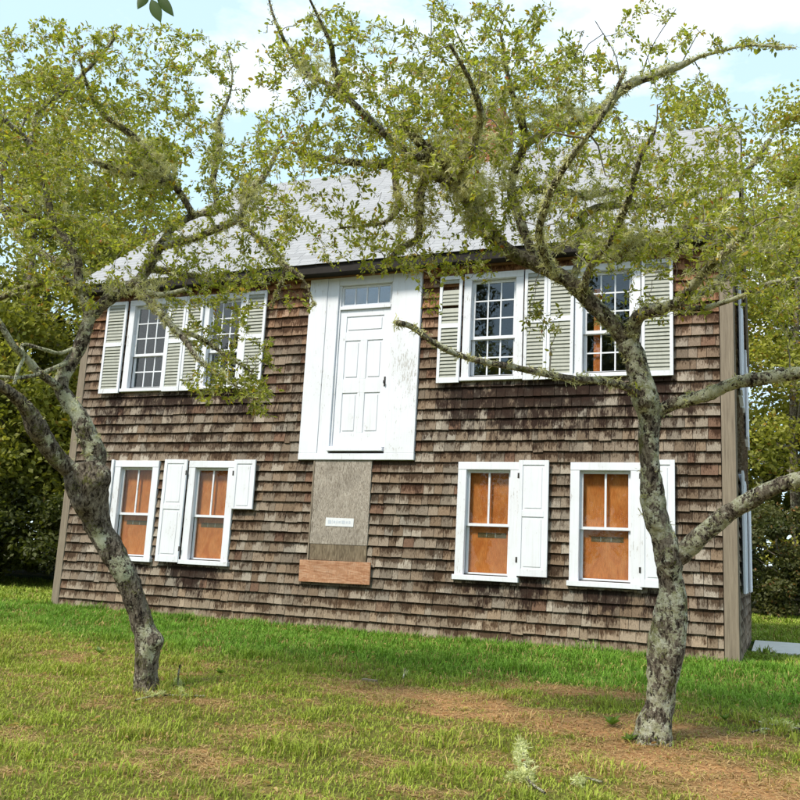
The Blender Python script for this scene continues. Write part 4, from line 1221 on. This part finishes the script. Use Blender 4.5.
tb.grow([(50, 55, 70, 34, 75, .1, .6), (150, 60, 65, 36, 48, 0, .5), (45, 120, 65, 55, 110, .1, .8), (130, 125, 75, 45, 90, .2, .6), (205, 95, 45, 45, 45, .5, .4), (85, 200, 85, 50, 110, .3, .8),
         (185, 165, 60, 45, 60, .5, .5), (245, 180, 45, 45, 60, .2, .4), (255, 225, 50, 35, 22, .1, .4), (150, 240, 75, 35, 85, .4, .6), (235, 272, 65, 18, 60, .8, .5), (210, 308, 45, 25, 35, .1, .4), (225, 385, 45, 18, 34, -.4, .25),
         (60, 280, 60, 40, 55, .3, .7), (15, 200, 40, 60, 60, 0, .8), (235, 345, 40, 25, 24, -.1, .3), (278, 140, 25, 28, 14, 0, .3), (200, 50, 45, 22, 12, .2, .4), (255, 410, 20, 10, 6, -.4, .2), (300, 300, 16, 14, 5, -.3, .1),
         (110, 35, 25, 15, 8, .3, .3), (-50, 160, 50, 130, 90, -.2, .9), (270, 235, 35, 32, 20, -.2, .25), (265, 380, 18, 18, 8, -.2, .2)], 19, (0.025, 0.044), 9, 1.3)

# overhanging sprig: a long shoot of the leaning tree that reaches out above the camera's view
def sprig():
    pts = [at_depth(-90, 150, tb.depth-2.6), at_depth(-40, -40, tb.depth-3.4), at_depth(60, -90, tb.depth-3.9), at_depth(130, -50, tb.depth-4.2), at_depth(152, -12, tb.depth-4.3), at_depth(157, -2, tb.depth-4.3)]
    Q = catmull([[*p, r] for p, r in zip(pts, (0.03, 0.022, 0.014, 0.006, 0.003, 0.002))], 0.05)
    V, F = tube(Q[:, :3], Q[:, 3], 7)
    tb.adopt(mesh_obj('limb', V, F, MAT['bark'], tb.root, True, {'lichen': ('FLOAT', np.full(len(V), .5))}))
    d = tb.depth-4.3
    for (b, t, wd) in (((151, -1), (160, 21), .44), ((147, -9), (137, 8), .5), ((157, -6), (173, 15), .36), ((150, -12), (138, -30), .5), ((152, -14), (166, -34), .5)):
        P = at_depth(*b, d); T = at_depth(*t, d-0.02); D = T-P; L = np.linalg.norm(D); D /= L
        n = 7; side = np.cross(D, FW); side /= np.linalg.norm(side); nrm = np.cross(side, D)
        V = []; F = []
        for i in range(n+1):
            u = i/n; w_ = L*wd*math.sin(math.pi*u**0.8)*0.5
            c = P+D*L*u+nrm*L*0.10*u*u
            V += [c+side*w_+nrm*w_*0.3, c, c-side*w_+nrm*w_*0.3]
            if i:
                a = 3*(i-1); F += [[a, a+1, a+4, a+3], [a+1, a+2, a+5, a+4]]
        col = np.array([0.055, 0.10, 0.022])*rng.uniform(.8, 1.2)
        o = mesh_obj('leaf', V, F, MAT['leaf'], tb.root, True, {'Col': ('FLOAT_COLOR', [(*col, 1)]*len(V))})
        tb.adopt(o)
sprig()

# ------------------------------------------------------------------ woodland behind
def leaf_quads(P, Nn, size, cols):
    n = len(P)
    a = np.cross(Nn, rand_unit(n)); a /= np.linalg.norm(a, axis=1)[:, None]+1e-9
    b = np.cross(Nn, a)
    s = size[:, None]
    V = np.stack([P-a*s*.5, P+b*s*.32+Nn*s*.06, P+a*s*.5, P-b*s*.32+Nn*s*.06], 1).reshape(-1, 3)
    F = np.arange(n*4).reshape(-1, 4)
    return V, F, np.repeat(np.c_[cols, np.ones(n)], 4, 0)
def wood_tree(name, label, x, y, h, rx, crown_lo, n_leaf, size, c0, c1, group=None, seed=0, cat='tree', trunk_r=0.16, clumps=60, accent=None):
    r2 = np.random.default_rng(seed)
    z0 = float(gz(x, y))
    root = empty(name, (x, y, z0)); root.matrix_world = Matrix.Translation((x, y, z0))
    tag(root, label, cat, group)
    inv = Matrix.Translation((-x, -y, -z0))
    # clump centres through the crown volume
    cz0, cz1 = crown_lo*h, h
    cc = []
    while len(cc) < clumps:
        u = r2.uniform(-1, 1, 3)
        q = np.linalg.norm(u)
        if q > 1 or q < 0.25: continue
        zz = (u[2]*0.5+0.5)
        wid = (1-0.55*zz**2) if crown_lo > 0.02 else (1-0.35*zz**3)
        cc.append((x+u[0]*rx*wid, y+u[1]*rx*wid, z0+cz0+zz*(cz1-cz0)))
    cc = np.array(cc)
    # trunk and limbs
    Vs, Fs = [], []; o = 0
    top = np.array([x+r2.uniform(-.4, .4), y+r2.uniform(-.4, .4), z0+h*0.86])
    tp = catmull([[x, y, z0-0.15, trunk_r*1.2], [x+r2.uniform(-.15, .15), y, z0+h*.3, trunk_r*.85], [x+r2.uniform(-.3, .3), y+r2.uniform(-.3, .3), z0+h*.6, trunk_r*.55], [*top, 0.03]], 0.25)
    V, F = tube(tp[:, :3], tp[:, 3], 10)
    t_o = mesh_obj('trunk', V, F, MAT['bark'], root, True, {'lichen': ('FLOAT', np.full(len(V), .35))}); t_o.matrix_parent_inverse = inv
    for c in cc[:: 2]:
        zt = max(z0+0.1*h, c[2]-np.hypot(c[0]-x, c[1]-y)*0.6)
        i = int(np.argmin(abs(tp[:, 2]-zt))); p = tp[i, :3]
        m = (p+c)/2+np.array([0, 0, -0.05*h*0.3])
        C = catmull([[*p, tp[i, 3]*.45], [*m, tp[i, 3]*.3], [*c, 0.012]], 0.3)
        V, F = tube(C[:, :3], C[:, 3], 5); Vs.append(V); Fs.append(F+o); o += len(V)
    l_o = mesh_obj('limbs', np.vstack(Vs), np.vstack(Fs), MAT['twig'], root, True); l_o.matrix_parent_inverse = inv; tag(l_o, kind='stuff')
    k = r2.integers(0, clumps, n_leaf)
    cr_ = r2.uniform(0.16, 0.32, clumps)*rx+0.15*size*4
    d = rand_unit(n_leaf)*(r2.uniform(0, 1, n_leaf)**0.45)[:, None]
    P = cc[k]+d*cr_[k][:, None]*np.array([1.25, 1.25, 0.8])
    keep = P[:, 2] > gz(P[:, 0], P[:, 1])+0.03
    P = P[keep]; k = k[keep]; nn = len(P)
    ct = r2.random(clumps)[k][:, None]
    t = np.clip(ct*0.7+r2.random(nn)[:, None]*0.45, 0, 1)
    col = np.array(c0)*(1-t)+np.array(c1)*t
    col *= r2.uniform(0.75, 1.2, nn)[:, None]
    if accent is not None:
        q = r2.random(nn) < accent[0]*(0.3+1.4*ct[:, 0]); col[q] = np.array(accent[1])*r2.uniform(.7, 1.2, (q.sum(), 1))
    V, F, C = leaf_quads(P, rand_unit(nn, 0.8), r2.uniform(0.7, 1.3, nn)*size*1.2, col)
    c_o = mesh_obj('crown', V, F, MAT['bgleaf'], root, False, {'Col': ('FLOAT_COLOR', C)}); c_o.matrix_parent_inverse = inv; tag(c_o, kind='stuff')
    return root
G1, G2 = (0.13, 0.15, 0.022), (0.38, 0.37, 0.06)
D1, D2 = (0.035, 0.048, 0.010), (0.095, 0.105, 0.020)
sd_ = 100
WL = 'broad yellow-green tree in the woods past the end wall behind the leaning apple tree'
for (x, y, h, rx, lo, n, sz) in ((-18.5, 11, 14.5, 3.2, .05, 19000, .15), (-21.5, 9, 17.0, 3.5, .05, 20000, .15), (-25, 6.5, 14.5, 3.5, .08, 16000, .15), (-17, 15, 10.0, 3.0, .1, 13000, .15),
                                 (-23, 14, 18.5, 4.0, .1, 17000, .17), (-28.5, 10, 17, 4.0, .1, 14000, .17), (-14.6, 15.5, 8.6, 2.6, .12, 7000, .15), (-20.6, 8.2, 8.5, 2.6, .03, 12000, .15), (-23.2, 5.6, 9.0, 2.8, .03, 11000, .15), (-18.0, 10.2, 7.0, 2.2, .03, 9000, .15), (-19.5, 19, 13.5, 3.6, .12, 12000, .16)):
    sd_ += 1
    wood_tree('woodland_tree', WL, x, y, h, rx, lo, n, sz, G1, G2, 'trees past the boarded end of the house', sd_, accent=(0.03, (0.3, 0.2, 0.03)))
WS = 'low dark evergreen shrub where lawn meets woods behind the leaning apple tree'
for (x, y, h, rx) in ((-17.4, 8.4, 2.7, 1.7), (-19.6, 6.6, 3.0, 1.8), (-21.8, 4.4, 2.8, 1.8), (-15.2, 10.2, 2.7, 1.7), (-24, 2.2, 3.0, 1.8)):
    sd_ += 1
    wood_tree('evergreen_shrub', WS, x, y, h, rx, 0.02, 7500, .12, D1, D2, 'dark shrubs along the wood edge', sd_, 'shrub', 0.05, 34)
WR = 'tall leafy yellow-green tree beyond the pale concrete walk'
for (x, y, h, rx, lo, n, sz) in ((1.0, 18.5, 16.5, 3.2, .04, 25000, .125), (4.6, 17.5, 15.0, 3.0, .08, 11000, .15), (-2.2, 22.5, 19.5, 3.8, .12, 18000, .17), (2.9, 23, 18, 3.6, .1, 14000, .17), (7.5, 20.5, 13.0, 3.3, .1, 8000, .16)):
    sd_ += 1
    wood_tree('woodland_tree', WR, x, y, h, rx, lo, n, sz, G1, G2, 'trees beyond the walk', sd_, accent=(0.05, (0.34, 0.2, 0.03)))
wood_tree('evergreen_shrub', 'rounded shrub with rusty yellowing leaves beside the concrete walk', 0.55, 15.0, 3.3, 1.5, 0.02, 13000, .095, D1, (0.14, 0.14, 0.045), None, 300, 'shrub', 0.05, 36, (0.05, (0.28, 0.14, 0.05)))
wood_tree('evergreen_shrub', 'dense plain green shrub past the rusty-leaved shrub by the walk', 3.2, 15.2, 2.8, 1.6, 0.02, 7500, .12, D1, D2, None, 301, 'shrub', 0.05, 34)
# the far wood behind everything, one mass nobody could count
def far_wood():
    r2 = np.random.default_rng(77)
    n = 46000
    t = r2.random(n)
    ang = np.where(t < 0.55, r2.uniform(-62, -33, n), r2.uniform(-14, 30, n))*math.pi/180
    rad_ = r2.uniform(31, 42, n)
    x = CAM[0]+np.sin(ang)*rad_; y = CAM[1]+np.cos(ang)*rad_
    hmax = np.where(ang < -0.5, 9.5, 6.5)+2.2*vnoise(ang*40, rad_*0.1, 1.0, 2.0)
    z = gz(x, y)+hmax*r2.random(n)**0.8
    col = np.array([0.05, 0.062, 0.012])*(1-r2.random((n, 1)))+np.array([0.16, 0.16, 0.03])*r2.random((n, 1))
    V, F, C = leaf_quads(np.c_[x, y, z], rand_unit(n, .6), r2.uniform(.3, .5, n), col)
    o = mesh_obj('far_woods', V, F, MAT['bgleaf'], None, False, {'Col': ('FLOAT_COLOR', C)})
    tag(o, 'far-off mass of green woods behind the house and trees', 'woods', kind='stuff')
far_wood()
# woods across the road behind the photographer, seen only in the window panes
WB = 'tall tree across from the house, mirrored in the upper window panes'
for (x, y, h, rx) in ((-13, -27, 16.5, 3.8), (-8, -30, 16, 3.8), (-3.5, -27, 15.5, 3.6), (2, -29, 16.5, 3.8), (-18, -26, 12.3, 3.6), (6.5, -27, 15, 3.6), (-22.5, -27, 16, 3.6)):
    sd_ += 1
    wood_tree('woodland_tree', WB, x, y, h, rx, .05, 8000, .26, D1, D2, 'trees across from the house', sd_)

# ------------------------------------------------------------------ grass
TRUNKS = [ta.base, tb.base]
def grass_blades(n, x0, x1, y0, y1, hmul, wmul, mode='lawn'):
    x = rng.uniform(x0, x1, n); y = rng.uniform(y0, y1, n)
    if mode == 'lawn':
        b = bareness(x, y); l = lush(x, y)
        keep = rng.random(n) > b*0.80
    else:
        b = np.zeros(n); l = np.full(n, 0.22)+0.2*vnoise(x, y, .7, 1.); keep = np.ones(n, bool)
    # stay off the house and the walk
    keep &= ~((x > XL-0.0) & (x < XR+0.02) & (y > -0.045) & (y < DEPTH+.05))
    keep &= ~((x > -0.3) & (x < 8.1) & (y > 2.85) & (y < 7.25))
    px, py, dz = proj(np.c_[x, y, gz(x, y)])
    keep &= (px > -160) & (px < 960) & (py < 900) & (dz > 3)
    x, y, b, l, dz = x[keep], y[keep], b[keep], l[keep], dz[keep]
    n = len(x)
    z = gz(x, y)-0.004
    tuft = np.clip(1.3*vnoise(x, y, 4.5, 5.0)+0.7*vnoise(x, y, 13., 2.)-0.25+0.2*rng.normal(size=n), 0, 1)
    h = (0.018+0.024*rng.random(n)+0.055*l*rng.random(n)+0.085*tuft*tuft)*hmul*(1-0.4*b)
    near = np.clip(1-np.abs(y)/0.35, 0, 1)*((x > XL) & (x < XR))
    h += near*0.05*rng.random(n)
    for tb_ in TRUNKS:
        h += 0.07*rng.random(n)*np.clip(1.3-np.hypot(x-tb_[0], y-tb_[1])/0.26, 0, 1)
    az = rng.uniform(0, 2*math.pi, n)
    lean = rng.uniform(0.2, 1.5, n)+b*0.6
    W = (0.0045+0.003*rng.random(n))*wmul*(0.8+dz/20)
    D = np.c_[np.cos(az), np.sin(az)]
    S = np.c_[-np.sin(az), np.cos(az), np.zeros(n)]
    P = np.c_[x, y, z]
    mid = P+np.c_[D*(h*lean*0.35)[:, None], h*0.6]
    tip = P+np.c_[D*(h*lean*1.05)[:, None], h*(1.02-0.35*np.clip(lean-0.3, 0, 1))]
    w = (W*.5)[:, None]
    V = np.stack([P-S*w, P+S*w, mid+S*w*.8, mid-S*w*.8, tip], 1).reshape(-1, 3)
    f = np.array([[0, 1, 2], [0, 2, 3], [3, 2, 4]])
    F = (np.arange(n)[:, None, None]*5+f[None]).reshape(-1, 3)
    green = np.array([0.15, 0.29, 0.026]); olive = np.array([0.29, 0.36, 0.040]); straw = np.array([0.50, 0.35, 0.14])
    dry = np.clip(0.38+0.35*vnoise(x, y, 1.7, 9.0)+0.28*vnoise(x, y, 6.0, 4.0), 0, 1)*(1-l)
    c = green*l[:, None]+olive*(1-l)[:, None]
    c = c*(1-0.3*(dry*0.6)[:, None])+np.array([0.27, 0.22, 0.05])*(0.3*dry)[:, None]
    dead = rng.random(n) < 0.03+0.15*dry*(1-l)+0.7*b
    c[dead] = straw*rng.uniform(0.6, 1.1, (dead.sum(), 1))
    c *= rng.uniform(0.65, 1.3, n)[:, None]
    dark = np.clip(vnoise(x, y, 2.3, 7.5)+0.5*vnoise(x, y, 9.0, 1.5)-0.35, 0, 1)[:, None]
    c *= 1-0.3*dark
    C = np.repeat(np.c_[c, np.ones(n)], 5, 0)
    return V, F, C
g1 = grass_blades(385000, -14.5, 4.5, -7.6, 0.3, 1.0, 1.0)
g2 = grass_blades(60000, -0.35, 6.0, 0.3, 15.5, 1.2, 2.2, 'far')
g3 = grass_blades(60000, -22, -10.3, -1.0, 10.0, 1.2, 2.2, 'far')
def straw(n):
    x = rng.uniform(-7, 3.5, n); y = rng.uniform(-7.4, -2.5, n)
    k = bareness(x, y) > 0.25
    x, y = x[k], y[k]; n = len(x)
    az = rng.uniform(0, 2*math.pi, n); L = rng.uniform(.03, .11, n)
    D = np.c_[np.cos(az), np.sin(az), rng.uniform(-.05, .25, n)]; S = np.c_[-np.sin(az), np.cos(az), np.zeros(n)]*.002
    P = np.c_[x, y, gz(x, y)+rng.uniform(.004, .012, n)]; m = P+D*(L*.5)[:, None]; t = P+D*L[:, None]; t[:, 2] -= L*.12
    V = np.stack([P-S, P+S, m+S, m-S, t], 1).reshape(-1, 3)
    F = (np.arange(n)[:, None, None]*5+np.array([[0, 1, 2], [0, 2, 3], [3, 2, 4]])[None]).reshape(-1, 3)
    q = rng.random((n, 1)); c = np.array([0.58, 0.42, 0.19])*q+np.array([0.30, 0.17, 0.08])*(1-q)
    return V, F, np.repeat(np.c_[c, np.ones(n)], 5, 0)
V, F, C = merge([g1, g2, g3, straw(90000)])
print('grass tris', len(F))
lawn = mesh_obj('lawn_grass', V, F, MAT['grass'], None, False, {'Col': ('FLOAT_COLOR', C)})
tag(lawn, 'patchy green and yellowing lawn grass in front of the house', 'grass', kind='stuff')

n = 1500
x = rng.uniform(-12, 3.5, n); y = -7.2+7.0*rng.random(n)
P = np.c_[x, y, gz(x, y)+rng.uniform(.012, .035, n)]
az = rng.uniform(0, 2*math.pi, n); D = np.c_[np.cos(az), np.sin(az), rng.uniform(-.15, .3, n)]; D /= np.linalg.norm(D, axis=1)[:, None]
tt = rng.random((n, 1)); col = np.array([0.30, 0.15, 0.06])*tt+np.array([0.50, 0.38, 0.16])*(1-tt)
V, F, C = leaf_arrays(P, D, rand_unit(n, 2.2), rng.uniform(.025, .05, n), rng.uniform(.015, .028, n), col, .35, .25)
tag(mesh_obj('leaf_litter', V, F, MAT['leaf'], None, False, {'Col': ('FLOAT_COLOR', C)}), 'scattered dry fallen leaves on the lawn', 'leaf litter', kind='stuff')
# ------------------------------------------------------------------ small things on the lawn
def fallen_lichen(name, label, spots, stick=None, grp=None):
    P0 = ground_hit(*spots[0][:2])
    root = empty(name, P0); root.matrix_world = Matrix.Translation(Vector(P0))
    tag(root, label, 'fallen twig', grp)
    inv = Matrix.Translation(-Vector(P0))
    Pt = []; Sz = []
    for (px, py, rx, ry, n, sz) in spots:
        for i in range(n):
            a = rng.uniform(0, 2*math.pi); q = math.sqrt(rng.random())
            g = ground_hit(px+rx*q*math.cos(a), py+ry*q*math.sin(a))
            Pt.append(g+np.array([0, 0, rng.uniform(0.01, 0.045)])); Sz.append(sz*rng.uniform(.7, 1.2))
    V, F, C = lichen_tufts(np.array(Pt), 30, np.array(Sz), 0.0)
    C[:, :3] = C[:, :3]*np.array([0.95, 1.02, 0.85])
    o = mesh_obj('lichen', V, F, MAT['lichen'], root, False, {'Col': ('FLOAT_COLOR', C)}); o.matrix_parent_inverse = inv; tag(o, kind='stuff')
    if stick:
        pts = []
        for (px, py, h) in stick:
            g = ground_hit(px, py); pts.append([g[0], g[1], g[2]+h, 0.007])
        Q = catmull(pts, 0.02); V, F = tube(Q[:, :3], Q[:, 3], 7, 0.5)
        o = mesh_obj('stick', V, F, MAT['bark'], root, True, {'lichen': ('FLOAT', np.full(len(V), .8))}); o.matrix_parent_inverse = inv
fallen_lichen('lichen_twig', 'pale green clump of fallen lichen lying on the lawn beside bare soil', [(520, 752, 6, 8, 9, .05), (524, 765, 8, 8, 12, .055), (524, 782, 9, 7, 12, .055), (513, 782, 6, 3, 4, .04)], [(520, 748, .03), (524, 765, .03), (528, 785, .03), (545, 797, .02)])
fallen_lichen('lichen_twig', 'short lichen-covered stick on the bare soil near the upright apple tree', [(580, 785, 7, 3, 6, .035)], [(572, 787, .02), (586, 782, .02), (602, 785, .015)])
fallen_lichen('lichen_twig', 'long lichen-covered branch lying in the grass beyond the upright apple tree', [(770, 728, 12, 2, 7, .045), (793, 731, 10, 2, 8, .05)], [(750, 724, .03), (775, 729, .03), (800, 733, .03), (830, 740, .03)])
fallen_lichen('lichen_twig', 'lichen crust on a root at the foot of the leaning apple tree', [(152, 699, 12, 2, 6, .035), (186, 697, 18, 2, 7, .035), (178, 690, 3, 3, 3, .035)], [(135, 702, .015), (160, 698, .02), (205, 698, .015)])
fallen_lichen('lichen_twig', 'small upright lichen sprig beside the leaning apple tree', [(178, 682, 2, 4, 5, .035)], [(178, 688, .0), (177, 688, .10), (178, 687, .18)])
fallen_lichen('lichen_twig', 'grey bare stick with wisps of lichen in the grass beyond the upright apple tree', [(762, 734, 4, 1, 2, .025)], [(752, 735, .02), (764, 733, .03), (773, 733, .02)])
fallen_lichen('lichen_twig', 'pale wisp of lichen on the green grass under the middle plywood', [(404, 676, 2, 3, 3, .035)], [(403, 680, .01), (405, 674, .05)])
# broadleaf weeds
def weed(px, py, n, L, label):
    g = ground_hit(px, py)
    root = empty('weed', g); root.matrix_world = Matrix.Translation(Vector(g)); tag(root, label, 'weed', None)
    inv = Matrix.Translation(-Vector(g))
    az = np.linspace(0, 2*math.pi, n, endpoint=False)+rng.uniform(-.3, .3, n)
    D = np.c_[np.cos(az), np.sin(az), rng.uniform(.7, 1.9, n)]; D /= np.linalg.norm(D, axis=1)[:, None]
    Nn = np.c_[-np.cos(az)*.5, -np.sin(az)*.5, np.ones(n)]; Nn /= np.linalg.norm(Nn, axis=1)[:, None]
    ln = L*rng.uniform(.4, 0.9, n)
    V, F, C = leaf_arrays(np.repeat(g[None], n, 0)+np.array([0, 0, .012]), D, Nn, ln, ln*.36, np.array([[0.12, 0.2, 0.03]])*rng.uniform(.8, 1.2, (n, 1)), .2, .3)
    o = mesh_obj('leaves', V, F, MAT['leaf'], root, False, {'Col': ('FLOAT_COLOR', C)}); o.matrix_parent_inverse = inv
weed(612, 727, 11, .13, 'light green broadleaf weed in dry grass next to the upright apple trunk')
weed(628, 743, 12, .10, 'leafy green weed at the foot of the upright apple tree')
weed(725, 722, 9, .10, 'small green weed in the grass towards the house corner')
weed(100, 655, 10, .12, 'coarse grassy weed clump on the lawn near the leaning apple tree')
weed(220, 675, 10, .10, 'pale broadleaf weed in lush grass between leaning apple tree and door')
# weathered scrap of wood half buried in the lawn
g = ground_hit(361, 681)
V = [(0.0, 0, -.02), (.14, .02, -.02), (.15, .05, -.02), (.01, .045, -.02), (.005, 0, .022), (.135, .018, .018), (.145, .048, .02), (.012, .042, .024)]
o = mesh_obj('wood_scrap', [tuple(np.array(v)+g) for v in V], BOXF, MAT['cornerboard'])
tag(o, 'weathered scrap of wood lying where the lush grass turns dry', 'wood scrap')
